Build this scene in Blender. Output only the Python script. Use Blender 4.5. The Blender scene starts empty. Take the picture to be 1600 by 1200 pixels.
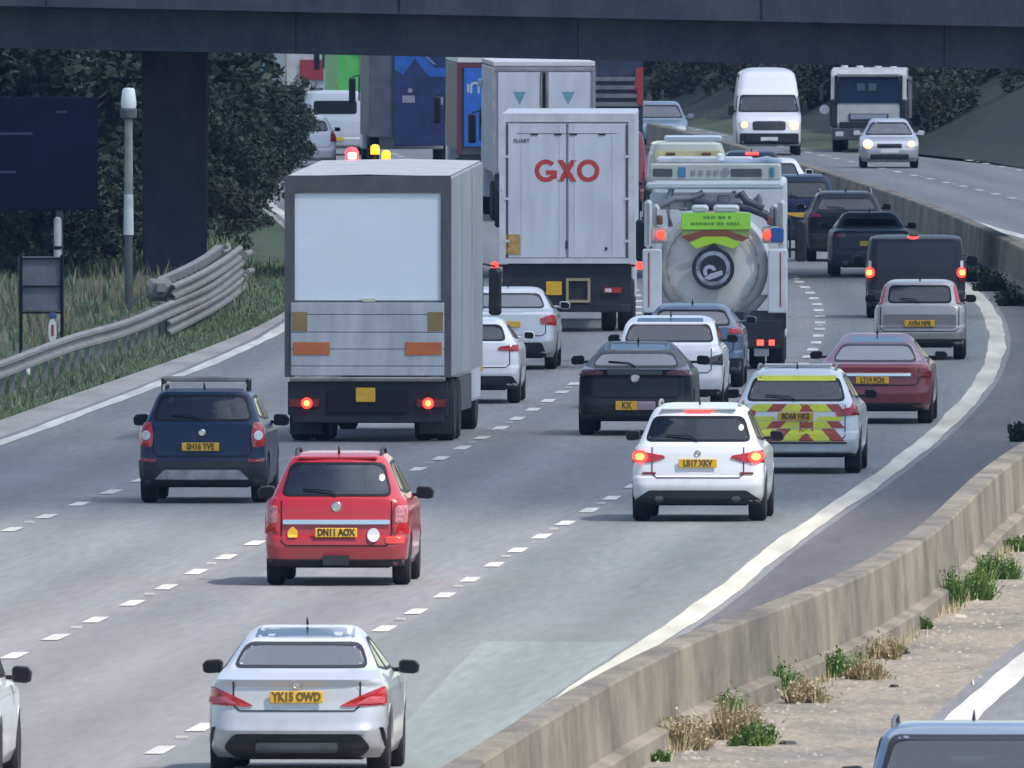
import bpy, bmesh, math, random
from mathutils import Vector, Matrix
random.seed(7)
S = bpy.context.scene
COL = S.collection
PI = math.pi

# ---------------------------------------------------------------- camera, sky, sun, exposure
F = 45000.0          # focal length in pixels of a 1600 px wide frame (a very long telephoto)
CAMH = 9.0           # camera height above the road (it stands on another overbridge)
HOR = -224.0         # image row of the horizon
cam_d = bpy.data.cameras.new("camera")
cam = bpy.data.objects.new("camera", cam_d)
COL.objects.link(cam)
cam_d.sensor_width = 36.0
cam_d.lens = F * 36.0 / 1600.0
cam_d.clip_start = 5.0
cam_d.clip_end = 20000.0
cam_d.dof.use_dof = True
cam_d.dof.focus_distance = 420.0
cam_d.dof.aperture_fstop = 34.0
cam.location = (0, 0, CAMH)
cam.rotation_euler = (math.radians(90) - math.atan((600 - HOR) / F), 0, 0)
S.camera = cam

SUN_EL, SUN_AZ = math.radians(50), math.radians(128)     # azimuth from +Y towards +X: behind and to the right
w = bpy.data.worlds.new("World")
S.world = w
w.use_nodes = True
nt = w.node_tree
bg = nt.nodes["Background"]
sky = nt.nodes.new("ShaderNodeTexSky")
sky.sky_type = 'NISHITA'
sky.sun_disc = False
sky.sun_elevation = SUN_EL
sky.sun_rotation = SUN_AZ
sky.air_density = 1.0
sky.dust_density = 0.4
sky.ozone_density = 1.3
nt.links.new(sky.outputs[0], bg.inputs[0])
bg.inputs[1].default_value = 0.12
sl = bpy.data.lights.new("sun", 'SUN')
sl.energy = 3.6
sl.angle = math.radians(1.5)
sl.color = (1.0, 0.95, 0.88)
so = bpy.data.objects.new("sun", sl)
COL.objects.link(so)
sd = Vector((math.sin(SUN_AZ) * math.cos(SUN_EL), math.cos(SUN_AZ) * math.cos(SUN_EL), math.sin(SUN_EL)))
so.rotation_euler = sd.to_track_quat('Z', 'Y').to_euler()
S.view_settings.view_transform = 'Standard'
S.view_settings.look = 'None'
S.view_settings.gamma = 1.0
S.view_settings.exposure = 0.46

# ---------------------------------------------------------------- helpers
def at(px, py, z=0.0):
    s = (py - HOR) / (CAMH - z)
    return ((px - 800.0) / s, F / s, z)

def lerp_table(tab, v):
    if v <= tab[0][0]:
        a, b = tab[0], tab[1]
        if v < a[0] and len(tab[0]) > 2: return a[1]
        return a[1]
    for i in range(len(tab) - 1):
        a, b = tab[i], tab[i + 1]
        if v <= b[0]:
            return a[1] + (b[1] - a[1]) * (v - a[0]) / (b[0] - a[0])
    return tab[-1][1]

def smooth_curve(tab):
    # monotone-ish cubic (Catmull-Rom on uneven knots), linear beyond the ends
    xs = [p[0] for p in tab]; ys = [p[1] for p in tab]; n = len(tab)
    m = []
    for i in range(n):
        if i == 0: m.append((ys[1] - ys[0]) / (xs[1] - xs[0]))
        elif i == n - 1: m.append((ys[-1] - ys[-2]) / (xs[-1] - xs[-2]))
        else: m.append((ys[i + 1] - ys[i - 1]) / (xs[i + 1] - xs[i - 1]))
    def f(x):
        if x <= xs[0]: return ys[0] + m[0] * (x - xs[0])
        if x >= xs[-1]: return ys[-1] + m[-1] * (x - xs[-1])
        for i in range(n - 1):
            if x <= xs[i + 1]:
                h = xs[i + 1] - xs[i]; t = (x - xs[i]) / h
                return ((2*t**3 - 3*t*t + 1) * ys[i] + (t**3 - 2*t*t + t) * h * m[i]
                        + (-2*t**3 + 3*t*t) * ys[i+1] + (t**3 - t*t) * h * m[i+1])
    return f

# right-hand edge line of our carriageway, X as a function of Y
R = smooth_curve([(180, -5.1), (256, -1.7), (317, 1.02), (348, 2.42), (377, 3.57), (420, 5.45), (457.6, 6.92), (500, 8.25),
                  (544, 9.15), (592, 9.5), (650, 9.0), (700, 8.05), (750, 6.9), (800, 5.6), (850, 4.1), (900, 2.3), (1000, -2.0),
                  (1200, -13.0), (1500, -36.0)])
BOFF = smooth_curve([(180, 1.15), (256, 1.2), (276, 1.3), (290, 1.45), (301, 1.68), (311, 2.02), (324, 2.40), (338, 2.58), (354, 2.62), (392, 2.65), (440, 3.0), (520, 2.3), (589, 1.25),
                     (640, 1.05), (693, 1.05), (750, 1.0), (900, 1.0), (1500, 1.0)])
EOFF = smooth_curve([(180, 4.4), (330, 4.55), (392, 5.7), (450, 6.0), (560, 5.2), (688, 3.6), (760, 3.3), (872, 2.6), (1500, 2.6)])
def B(y): return R(y) + BOFF(y)          # centre line of the concrete barrier
def E(y): return R(y) + EOFF(y)          # edge line of the opposite carriageway
def slope(y): return (R(y + 2) - R(y - 2)) / 4.0

_mats = {}
def mat(name, col, rough=0.6, metal=0.0, coat=0.0, spec=0.5, var=0.0, vscale=3.0, bump=0.0, bscale=40.0,
        emit=None, estr=0.0, col2=None, detail=4.0):
    if name in _mats: return _mats[name]
    m = bpy.data.materials.new(name)
    m.use_nodes = True
    n = m.node_tree
    p = n.nodes["Principled BSDF"]
    p.inputs["Base Color"].default_value = (*col, 1)
    p.inputs["Roughness"].default_value = rough
    p.inputs["Metallic"].default_value = metal
    p.inputs["Coat Weight"].default_value = coat
    p.inputs["Coat Roughness"].default_value = 0.06
    p.inputs["Specular IOR Level"].default_value = spec
    if emit:
        p.inputs["Emission Color"].default_value = (*emit, 1)
        p.inputs["Emission Strength"].default_value = estr
    if var > 0 or col2:
        tc = n.nodes.new("ShaderNodeTexCoord")
        nz = n.nodes.new("ShaderNodeTexNoise")
        nz.inputs["Scale"].default_value = vscale
        nz.inputs["Detail"].default_value = detail
        n.links.new(tc.outputs["Object"], nz.inputs["Vector"])
        cr = n.nodes.new("ShaderNodeValToRGB")
        c2 = col2 if col2 else tuple(min(1, c * (1 + var)) for c in col)
        c1 = col if col2 else tuple(c * (1 - var) for c in col)
        cr.color_ramp.elements[0].position = 0.35
        cr.color_ramp.elements[1].position = 0.65
        cr.color_ramp.elements[0].color = (*c1, 1)
        cr.color_ramp.elements[1].color = (*c2, 1)
        n.links.new(nz.outputs["Fac"], cr.inputs["Fac"])
        n.links.new(cr.outputs["Color"], p.inputs["Base Color"])
    if bump > 0:
        tc = n.nodes.new("ShaderNodeTexCoord")
        nb = n.nodes.new("ShaderNodeTexNoise")
        nb.inputs["Scale"].default_value = bscale
        nb.inputs["Detail"].default_value = 5
        bm_ = n.nodes.new("ShaderNodeBump")
        bm_.inputs["Strength"].default_value = bump
        bm_.inputs["Distance"].default_value = 0.05
        n.links.new(tc.outputs["Object"], nb.inputs["Vector"])
        n.links.new(nb.outputs["Fac"], bm_.inputs["Height"])
        n.links.new(bm_.outputs["Normal"], p.inputs["Normal"])
    _mats[name] = m
    return m

def paint(name, col, metal=0.0, rough=0.35):
    # car paint: clear coat over a base with a little road film towards the sills
    if name in _mats: return _mats[name]
    m = mat(name, col, rough=rough, metal=metal, coat=0.16 if max(col) < 0.15 else 0.7, spec=0.2 if max(col) < 0.15 else 0.5)
    n = m.node_tree; p = n.nodes["Principled BSDF"]
    tc = n.nodes.new("ShaderNodeTexCoord")
    sep = n.nodes.new("ShaderNodeSeparateXYZ")
    nz = n.nodes.new("ShaderNodeTexNoise"); nz.inputs["Scale"].default_value = 4.0; nz.inputs["Detail"].default_value = 6
    n.links.new(tc.outputs["Object"], sep.inputs[0]); n.links.new(tc.outputs["Object"], nz.inputs["Vector"])
    mr = n.nodes.new("ShaderNodeMapRange")
    mr.inputs["From Min"].default_value = 0.75; mr.inputs["From Max"].default_value = 0.2
    n.links.new(sep.outputs["Z"], mr.inputs["Value"])
    mu = n.nodes.new("ShaderNodeMath"); mu.operation = 'MULTIPLY'
    n.links.new(mr.outputs[0], mu.inputs[0]); n.links.new(nz.outputs["Fac"], mu.inputs[1])
    mx = n.nodes.new("ShaderNodeMixRGB")
    mx.inputs[1].default_value = (*col, 1); mx.inputs[2].default_value = (0.10, 0.095, 0.09, 1)
    n.links.new(mu.outputs[0], mx.inputs[0]); n.links.new(mx.outputs[0], p.inputs["Base Color"])
    return m

def glass(name, tint=(0.35, 0.42, 0.45), ior=1.8, rough=0.07):
    if name in _mats: return _mats[name]
    m = bpy.data.materials.new(name); m.use_nodes = True
    n = m.node_tree
    for x in list(n.nodes):
        if x.type == 'BSDF_PRINCIPLED': n.nodes.remove(x)
    out = [x for x in n.nodes if x.type == 'OUTPUT_MATERIAL'][0]
    tr = n.nodes.new("ShaderNodeBsdfTransparent"); tr.inputs[0].default_value = (*tint, 1)
    gl = n.nodes.new("ShaderNodeBsdfGlossy"); gl.inputs["Roughness"].default_value = rough
    gl.inputs["Color"].default_value = (0.95, 0.97, 1, 1)
    lw = n.nodes.new("ShaderNodeFresnel"); lw.inputs[0].default_value = ior
    mx = n.nodes.new("ShaderNodeMixShader")
    n.links.new(lw.outputs[0], mx.inputs[0]); n.links.new(tr.outputs[0], mx.inputs[1]); n.links.new(gl.outputs[0], mx.inputs[2])
    n.links.new(mx.outputs[0], out.inputs["Surface"])
    _mats[name] = m
    return m

class MB:
    def __init__(s): s.v = []; s.f = []
    def add(s, vs, fs):
        o = len(s.v); s.v += [tuple(p) for p in vs]; s.f += [tuple(i + o for i in f) for f in fs]; return s
    def box(s, x0, x1, y0, y1, z0, z1):
        return s.add([(x0,y0,z0),(x1,y0,z0),(x1,y1,z0),(x0,y1,z0),(x0,y0,z1),(x1,y0,z1),(x1,y1,z1),(x0,y1,z1)],
                     [(0,3,2,1),(4,5,6,7),(0,1,5,4),(1,2,6,5),(2,3,7,6),(3,0,4,7)])
    def cbox(s, cx, cy, cz, sx, sy, sz, c=0.01):
        # box with chamfered vertical and horizontal edges facing -y (all edges chamfered)
        x0,x1,y0,y1,z0,z1 = cx-sx/2,cx+sx/2,cy-sy/2,cy+sy/2,cz-sz/2,cz+sz/2
        c = min(c, sx/3, sy/3, sz/3)
        ring = lambda y, d: [(x0+d,y,z0+d+0),(x1-d,y,z0+d),(x1-d,y,z1-d),(x0+d,y,z1-d)]
        def oct(y, d):
            e = c
            return [(x0+d+e,y,z0+d),(x1-d-e,y,z0+d),(x1-d,y,z0+d+e),(x1-d,y,z1-d-e),(x1-d-e,y,z1-d),(x0+d+e,y,z1-d),(x0+d,y,z1-d-e),(x0+d,y,z0+d+e)]
        rs = [oct(y0, c), oct(y0+c, 0), oct(y1-c, 0), oct(y1, c)]
        vs = [p for r in rs for p in r]; fs = [tuple(range(8)), tuple(reversed(range(24, 32)))]
        for k in range(3):
            for i in range(8):
                a = k*8+i; b = k*8+(i+1) % 8
                fs.append((b, a, a+8, b+8))
        return s.add(vs, fs)
    def tube(s, pts, r, n=8, r2=None):
        pts = [Vector(p) for p in pts]; base = len(s.v); N = len(pts)
        for i, p in enumerate(pts):
            d = (pts[min(i+1, N-1)] - pts[max(i-1, 0)]).normalized()
            a = d.cross(Vector((0,0,1)))
            if a.length < 1e-3: a = d.cross(Vector((1,0,0)))
            a.normalize(); b = d.cross(a)
            rr = r if r2 is None else r + (r2 - r) * i / (N - 1)
            for k in range(n):
                t = 2*PI*k/n
                s.v.append(tuple(p + a*math.cos(t)*rr + b*math.sin(t)*rr))
        for i in range(N-1):
            for k in range(n):
                s.f.append((base+i*n+k, base+(i+1)*n+k, base+(i+1)*n+(k+1)%n, base+i*n+(k+1)%n))
        s.f.append(tuple(base+k for k in range(n))); s.f.append(tuple(base+(N-1)*n+k for k in reversed(range(n))))
        return s
    def lathe(s, prof, c, axis='x', n=28):
        # prof: list of (offset along axis, radius)
        base = len(s.v)
        for (o, r) in prof:
            for k in range(n):
                t = 2*PI*k/n; a, b = math.cos(t)*r, math.sin(t)*r
                if axis == 'x': s.v.append((c[0]+o, c[1]+a, c[2]+b))
                elif axis == 'y': s.v.append((c[0]+a, c[1]+o, c[2]+b))
                else: s.v.append((c[0]+a, c[1]+b, c[2]+o))
        for i in range(len(prof)-1):
            for k in range(n):
                s.f.append((base+i*n+k, base+(i+1)*n+k, base+(i+1)*n+(k+1)%n, base+i*n+(k+1)%n))
        if prof[0][1] > 1e-4: s.f.append(tuple(base+k for k in range(n)))
        if prof[-1][1] > 1e-4: s.f.append(tuple(base+(len(prof)-1)*n+k for k in reversed(range(n))))
        return s
    def prism(s, poly, y0, y1):
        # poly of (x, z) extruded along y
        n = len(poly)
        return s.add([(x, y0, z) for x, z in poly] + [(x, y1, z) for x, z in poly],
                     [tuple(range(n)), tuple(reversed(range(n, 2*n)))] + [((i+1) % n, i, i+n, (i+1) % n+n) for i in range(n)])
    def xprism(s, poly, x0, x1):
        # poly of (y, z) extruded along x
        n = len(poly)
        return s.add([(x0, y, z) for y, z in poly] + [(x1, y, z) for y, z in poly],
                     [tuple(range(n)), tuple(reversed(range(n, 2*n)))] + [((i+1) % n, i, i+n, (i+1) % n+n) for i in range(n)])
    def build(s, name, m, parent=None, smooth=None, label=None, bevel=0.0):
        me = bpy.data.meshes.new(name)
        me.from_pydata(s.v, [], s.f)
        bm = bmesh.new(); bm.from_mesh(me)
        bmesh.ops.recalc_face_normals(bm, faces=bm.faces)
        bm.to_mesh(me); bm.free()
        me.materials.append(m)
        if smooth is not None:
            me.shade_smooth()
            try: me.set_sharp_from_angle(angle=math.radians(smooth))
            except Exception: pass
        o = bpy.data.objects.new(name, me)
        COL.objects.link(o)
        if bevel > 0:
            b = o.modifiers.new("bevel", 'BEVEL'); b.width = bevel; b.segments = 2; b.limit_method = 'ANGLE'
        if parent is not None: o.parent = parent
        if label: o["label"] = label
        return o

def tag(o, label=None, cat=None, group=None, kind=None):
    if label: o["label"] = label
    if cat: o["category"] = cat
    if group: o["group"] = group
    if kind: o["kind"] = kind
    return o

def empty(name, loc=(0,0,0), rz=0.0):
    o = bpy.data.objects.new(name, None)
    COL.objects.link(o); o.location = loc; o.rotation_euler = (0, 0, rz); o.empty_display_size = 0.3
    return o

def copy_tree(o, parent=None):
    c = o.copy(); COL.objects.link(c)
    if parent is not None: c.parent = parent
    for ch in list(o.children): copy_tree(ch, c)
    return c

def text_obj(name, body, size, m, parent, loc, rot=(PI/2, 0, 0), bold=0.0, sx=1.0, label=None):
    cu = bpy.data.curves.new(name, 'FONT'); cu.body = body; cu.size = size
    cu.align_x = 'CENTER'; cu.align_y = 'CENTER'; cu.offset = bold; cu.extrude = 0.002; cu.resolution_u = 3
    t = bpy.data.objects.new(name + "_tmp", cu); COL.objects.link(t)
    bpy.context.view_layer.update()
    me = bpy.data.meshes.new_from_object(t.evaluated_get(bpy.context.evaluated_depsgraph_get()))
    me.name = name
    bpy.data.objects.remove(t)
    me.materials.clear(); me.materials.append(m)
    o = bpy.data.objects.new(name, me); COL.objects.link(o)
    o.parent = parent; o.location = loc; o.rotation_euler = rot; o.scale = (sx, 1, 1)
    if label: o["label"] = label
    return o

# shared materials
M_TYRE = mat("tyre_rubber", (0.012, 0.012, 0.014), 0.85, var=0.3)
M_RIM = mat("alloy_rim", (0.32, 0.33, 0.35), 0.35, metal=0.8)
M_BLACK = mat("black_plastic", (0.014, 0.015, 0.018), 0.55, var=0.25, vscale=6)
M_UNDER = mat("underbody", (0.008, 0.008, 0.01), 0.9)
M_TRIM = mat("gloss_black", (0.008, 0.009, 0.012), 0.45, spec=0.2)
M_CHROME = mat("chrome", (0.65, 0.67, 0.7), 0.15, metal=1.0)
M_PLATE = mat("yellow_plate", (0.72, 0.42, 0.03), 0.5, var=0.08, vscale=20)
M_PLATEW = mat("white_plate", (0.75, 0.75, 0.72), 0.5)
M_INK = mat("plate_ink", (0.13, 0.085, 0.02), 0.6)
M_INKD = mat("plate_ink_dark", (0.05, 0.035, 0.015), 0.6)
M_RED = mat("red_lens", (0.42, 0.012, 0.018), 0.15, coat=0.5, spec=0.6, var=0.35, vscale=14)
M_DRED = mat("dark_red_lens", (0.16, 0.01, 0.015), 0.2, coat=0.4)
M_CLEAR = mat("clear_lens", (0.62, 0.62, 0.64), 0.15, coat=0.5)
M_AMBER = mat("amber_lens", (0.75, 0.22, 0.02), 0.25, coat=0.4)
M_BRAKE = mat("brake_light_lit", (0.8, 0.03, 0.02), 0.3, emit=(1.0, 0.035, 0.02), estr=2.6)
M_BRAKEC = mat("brake_light_core", (0.9, 0.2, 0.05), 0.3, emit=(1.0, 0.25, 0.05), estr=4.0)
M_HEAD = mat("head_light_lit", (0.9, 0.8, 0.6), 0.3, emit=(1.0, 0.50, 0.10), estr=1.3)
M_BEACON = mat("amber_beacon_lit", (0.9, 0.5, 0.05), 0.3, emit=(1.0, 0.36, 0.005), estr=1.5)
M_SEAT = mat("seat_fabric", (0.05, 0.052, 0.058), 0.9, var=0.3, vscale=5)
M_GREYP = mat("grey_plastic", (0.10, 0.105, 0.115), 0.6, var=0.2)
M_STEEL = mat("galvanised_steel", (0.30, 0.285, 0.26), 0.6, metal=0.15, var=0.3, vscale=2.5)
M_RAIL = mat("weathered_rail", (0.27, 0.255, 0.235), 0.7, metal=0.05, var=0.12, vscale=0.5)
M_ROOFG = mat("roof_glass", (0.012, 0.02, 0.035), 0.12, spec=1.0, coat=1.0)
M_ROOFG.node_tree.nodes["Principled BSDF"].inputs["IOR"].default_value = 2.4
G_TINT = glass("tinted_glass", (0.42, 0.50, 0.52))
G_DARK = glass("privacy_glass", (0.05, 0.06, 0.075))
G_CLEAR = glass("clear_glass", (0.78, 0.88, 0.86), ior=2.2, rough=0.15)
G_SCREEN = glass("windscreen_glass", (0.80, 0.88, 0.86), ior=1.5, rough=0.05)
G_SKY = glass("sky_reflecting_glass", (0.40, 0.46, 0.50), ior=2.6, rough=0.16)
# ---------------------------------------------------------------- the setting
def strip(name, fa, fb, y0, y1, z, m, step=4.0, nx=1, kind='structure', zfun=None):
    mb = MB(); n = max(2, int((y1 - y0) / step))
    vs = []; fs = []
    for i in range(n + 1):
        y = y0 + (y1 - y0) * i / n
        a, b = fa(y), fb(y)
        for k in range(nx + 1):
            x = a + (b - a) * k / nx
            vs.append((x, y, z if zfun is None else zfun(x, y)))
    for i in range(n):
        for k in range(nx):
            p = i*(nx+1)+k
            fs.append((p, p+1, p+nx+2, p+nx+1))
    mb.add(vs, fs)
    o = mb.build(name, m)
    if kind: o["kind"] = kind
    uv = o.data.uv_layers.new(name="road")        # u: metres from the edge line, v: metres along
    for lp in o.data.loops:
        v = o.data.vertices[lp.vertex_index].co
        uv.data[lp.index].uv = (v.x - R(v.y), v.y)
    return o

def ground_material(name, stops, scale, bump, bscale, rough=0.95, stretch=1.0):
    m = bpy.data.materials.new(name); m.use_nodes = True
    n = m.node_tree; p = n.nodes["Principled BSDF"]; p.inputs["Roughness"].default_value = rough
    tc = n.nodes.new("ShaderNodeTexCoord"); mp = n.nodes.new("ShaderNodeMapping")
    mp.inputs["Scale"].default_value = (1, 1/stretch, 1)
    n.links.new(tc.outputs["Object"], mp.inputs[0])
    a = n.nodes.new("ShaderNodeTexNoise"); a.inputs["Scale"].default_value = scale; a.inputs["Detail"].default_value = 8
    a.inputs["Roughness"].default_value = 0.65
    n.links.new(mp.outputs[0], a.inputs["Vector"])
    cr = n.nodes.new("ShaderNodeValToRGB")
    el = cr.color_ramp.elements
    while len(el) < len(stops): el.new(0.5)
    for e, (pos, c) in zip(el, stops): e.position = pos; e.color = (*c, 1)
    n.links.new(a.outputs["Fac"], cr.inputs["Fac"]); n.links.new(cr.outputs[0], p.inputs["Base Color"])
    b = n.nodes.new("ShaderNodeTexNoise"); b.inputs["Scale"].default_value = bscale; b.inputs["Detail"].default_value = 4
    n.links.new(mp.outputs[0], b.inputs["Vector"])
    bu = n.nodes.new("ShaderNodeBump"); bu.inputs["Strength"].default_value = bump; bu.inputs["Distance"].default_value = 0.1
    n.links.new(b.outputs["Fac"], bu.inputs["Height"]); n.links.new(bu.outputs[0], p.inputs["Normal"])
    return m

M_GRASSG = ground_material("verge_ground", [(0.3, (0.035, 0.058, 0.026)), (0.48, (0.055, 0.085, 0.038)), (0.62, (0.085, 0.11, 0.055)), (0.78, (0.14, 0.135, 0.08))],
                           0.35, 0.5, 6, stretch=4)
# asphalt: blotchy, patched, darker in the wheel tracks, sunlit near end painted paler
def asphalt(name, lo, hi, near=None):
    m = bpy.data.materials.new(name); m.use_nodes = True
    n = m.node_tree; p = n.nodes["Principled BSDF"]; p.inputs["Roughness"].default_value = 0.8
    p.inputs["Specular IOR Level"].default_value = 0.35
    tc = n.nodes.new("ShaderNodeTexCoord"); mp = n.nodes.new("ShaderNodeMapping")
    mp.inputs["Scale"].default_value = (1, 0.045, 1)
    n.links.new(tc.outputs["UV"], mp.inputs[0])
    a = n.nodes.new("ShaderNodeTexNoise"); a.inputs["Scale"].default_value = 0.7; a.inputs["Detail"].default_value = 9
    a.inputs["Roughness"].default_value = 0.6
    n.links.new(mp.outputs[0], a.inputs["Vector"])
    cr = n.nodes.new("ShaderNodeValToRGB"); cr.color_ramp.elements[0].position = 0.3; cr.color_ramp.elements[1].position = 0.7
    cr.color_ramp.elements[0].color = (*lo, 1); cr.color_ramp.elements[1].color = (*hi, 1)
    n.links.new(a.outputs["Fac"], cr.inputs["Fac"])
    last = cr.outputs[0]
    fine = n.nodes.new("ShaderNodeTexNoise"); fine.inputs["Scale"].default_value = 9.0; fine.inputs["Detail"].default_value = 4
    n.links.new(mp.outputs[0], fine.inputs["Vector"])
    m2 = n.nodes.new("ShaderNodeMixRGB"); m2.blend_type = 'MULTIPLY'; m2.inputs[0].default_value = 0.35
    n.links.new(last, m2.inputs[1]); n.links.new(fine.outputs["Color"], m2.inputs[2])
    # grey only: use the factor through a ramp
    fr = n.nodes.new("ShaderNodeValToRGB"); fr.color_ramp.elements[0].position = 0.3; fr.color_ramp.elements[1].position = 0.7
    fr.color_ramp.elements[0].color = (0.6, 0.6, 0.6, 1); fr.color_ramp.elements[1].color = (1.25, 1.25, 1.25, 1)
    n.links.new(fine.outputs["Fac"], fr.inputs["Fac"]); n.links.new(fr.outputs[0], m2.inputs[2])
    last = m2.outputs[0]
    # polished wheel tracks, two to a lane, following the road
    su = n.nodes.new("ShaderNodeSeparateXYZ"); n.links.new(tc.outputs["UV"], su.inputs[0])
    f1 = n.nodes.new("ShaderNodeMath"); f1.operation = 'MULTIPLY'; f1.inputs[1].default_value = 2 * PI / 1.8
    n.links.new(su.outputs["X"], f1.inputs[0])
    f2 = n.nodes.new("ShaderNodeMath"); f2.operation = 'COSINE'; n.links.new(f1.outputs[0], f2.inputs[0])
    f3 = n.nodes.new("ShaderNodeMath"); f3.operation = 'MULTIPLY_ADD'; f3.inputs[1].default_value = 0.085; f3.inputs[2].default_value = 1.0
    n.links.new(f2.outputs[0], f3.inputs[0])
    m3 = n.nodes.new("ShaderNodeVectorMath"); m3.operation = 'SCALE'
    n.links.new(last, m3.inputs[0]); n.links.new(f3.outputs[0], m3.inputs["Scale"]); last = m3.outputs[0]
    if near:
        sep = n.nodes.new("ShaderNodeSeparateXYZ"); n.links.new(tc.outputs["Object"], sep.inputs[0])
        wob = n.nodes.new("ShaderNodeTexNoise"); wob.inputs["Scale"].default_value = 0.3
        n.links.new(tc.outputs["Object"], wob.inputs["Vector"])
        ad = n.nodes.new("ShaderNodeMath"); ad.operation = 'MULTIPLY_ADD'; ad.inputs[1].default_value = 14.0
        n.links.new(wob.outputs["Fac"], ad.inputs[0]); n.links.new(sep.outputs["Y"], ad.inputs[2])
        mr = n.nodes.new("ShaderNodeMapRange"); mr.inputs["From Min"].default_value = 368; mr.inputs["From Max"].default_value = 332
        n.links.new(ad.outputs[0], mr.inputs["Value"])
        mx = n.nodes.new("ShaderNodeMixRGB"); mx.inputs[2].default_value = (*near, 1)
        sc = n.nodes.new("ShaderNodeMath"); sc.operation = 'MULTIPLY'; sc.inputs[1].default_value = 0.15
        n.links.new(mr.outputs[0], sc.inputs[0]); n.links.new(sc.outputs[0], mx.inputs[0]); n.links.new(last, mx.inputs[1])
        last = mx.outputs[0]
    n.links.new(last, p.inputs["Base Color"])
    b = n.nodes.new("ShaderNodeTexNoise"); b.inputs["Scale"].default_value = 60
    n.links.new(tc.outputs["Object"], b.inputs["Vector"])
    bu = n.nodes.new("ShaderNodeBump"); bu.inputs["Strength"].default_value = 0.25; bu.inputs["Distance"].default_value = 0.02
    n.links.new(b.outputs["Fac"], bu.inputs["Height"]); n.links.new(bu.outputs[0], p.inputs["Normal"])
    return m
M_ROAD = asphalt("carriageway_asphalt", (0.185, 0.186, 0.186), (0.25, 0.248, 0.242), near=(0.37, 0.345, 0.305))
M_ROAD2 = asphalt("opposite_asphalt", (0.17, 0.175, 0.18), (0.24, 0.24, 0.235))
M_RESERVE = asphalt("reserve_asphalt", (0.09, 0.089, 0.092), (0.15, 0.145, 0.142))
M_PATCH = asphalt("green_patch_asphalt", (0.225, 0.25, 0.232), (0.275, 0.30, 0.278))
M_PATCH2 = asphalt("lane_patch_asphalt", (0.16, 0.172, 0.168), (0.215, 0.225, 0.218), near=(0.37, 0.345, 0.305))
M_LINE = mat("white_road_paint", (0.50, 0.49, 0.43), 0.7, vscale=1.6, bump=0.3, col2=(0.74, 0.72, 0.63), detail=9)
M_LINEC = mat("cream_road_paint", (0.44, 0.42, 0.34), 0.75, vscale=0.9, bump=0.3, col2=(0.72, 0.68, 0.55), detail=10)
M_STRIPC = ground_material("channel_concrete", [(0.3, (0.24, 0.225, 0.21)), (0.5, (0.36, 0.34, 0.31)), (0.7, (0.43, 0.40, 0.37))], 0.9, 0.4, 12, stretch=6)
M_SAND = ground_material("reserve_sand", [(0.3, (0.13, 0.118, 0.10)), (0.44, (0.205, 0.182, 0.148)), (0.56, (0.30, 0.25, 0.19)), (0.72, (0.19, 0.178, 0.158))], 0.55, 0.9, 5, stretch=4)

# ground: one sheet to the horizon, rising as a bank beyond the opposite carriageway
FAR = smooth_curve([(200, 19), (700, 20.5), (780, 17.2), (833, 14.6), (867, 12.0), (912, 9.0), (960, 6.0), (1100, -6), (1500, -40)])
def terrain_z(x, y):
    d = x - FAR(y) - 1.0
    z = 0.0
    if d > 0: z = 5.5 * (1 - math.exp(-(d / 8.5) ** 1.4))
    dl = (R(y) - 26.0) - x
    if dl > 0: z = 4.0 * (1 - math.exp(-(dl / 20.0) ** 1.4))
    return z - 0.012
vs, fs = [], []
ys = [-300, -100, 60, 140] + [200 + 12 * i for i in range(110)] + [1600, 1900, 2400, 3200, 5000, 9000]
xo = [-6000, -2500, -1000, -400, -160, -90, -60, -45, -36, -30, -27, -24, -20, -16, -12, -6, 0, 6, 12, 14, 16, 18, 20, 22, 25, 28, 32, 38, 46, 60, 90, 160, 400, 1000, 2500, 6000]
for y in ys:
    yy = min(max(y, 200), 1500)
    for x in xo:
        X_ = x + R(yy); under = 785 < y < 1480 and FAR(yy) + 0.2 < X_ < FAR(yy) + 40     # the undergrowth sheet lies over this
        vs.append((X_, y, terrain_z(X_, yy) - (1.1 if under else 0)))
nx = len(xo)
for i in range(len(ys) - 1):
    for k in range(nx - 1):
        p = i * nx + k; fs.append((p, p + 1, p + nx + 1, p + nx))
g = MB().add(vs, fs).build("ground", M_GRASSG, smooth=60); g["kind"] = 'structure'

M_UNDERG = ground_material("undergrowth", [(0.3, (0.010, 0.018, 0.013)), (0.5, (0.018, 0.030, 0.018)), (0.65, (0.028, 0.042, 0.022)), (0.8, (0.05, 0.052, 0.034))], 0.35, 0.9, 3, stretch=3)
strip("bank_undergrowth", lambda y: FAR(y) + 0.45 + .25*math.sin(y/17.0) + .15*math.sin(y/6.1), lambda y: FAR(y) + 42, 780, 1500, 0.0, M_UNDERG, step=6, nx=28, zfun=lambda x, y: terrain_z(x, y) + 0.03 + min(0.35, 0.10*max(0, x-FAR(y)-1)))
LOFF = smooth_curve([(180, -14.2), (300, -14.2), (470, -14.15), (548, -13.62), (620, -13.3), (800, -13.3), (1500, -13.3)])
CHAN = smooth_curve([(180, -15.15), (470, -15.15), (567, -13.95), (620, -13.65), (1500, -13.65)])
for m_p in (M_LINE, M_LINEC):        # wear runs along the road
    n_ = m_p.node_tree
    for l_ in list(n_.links):
        if l_.to_node.type == 'TEX_NOISE' and l_.to_socket.name == 'Vector':
            s_s, t_s = l_.from_socket, l_.to_socket; n_.links.remove(l_)
            mp_ = n_.nodes.new("ShaderNodeMapping"); mp_.inputs["Scale"].default_value = (1.6, 0.10, 1)
            n_.links.new(s_s, mp_.inputs[0]); n_.links.new(mp_.outputs[0], t_s)
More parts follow.
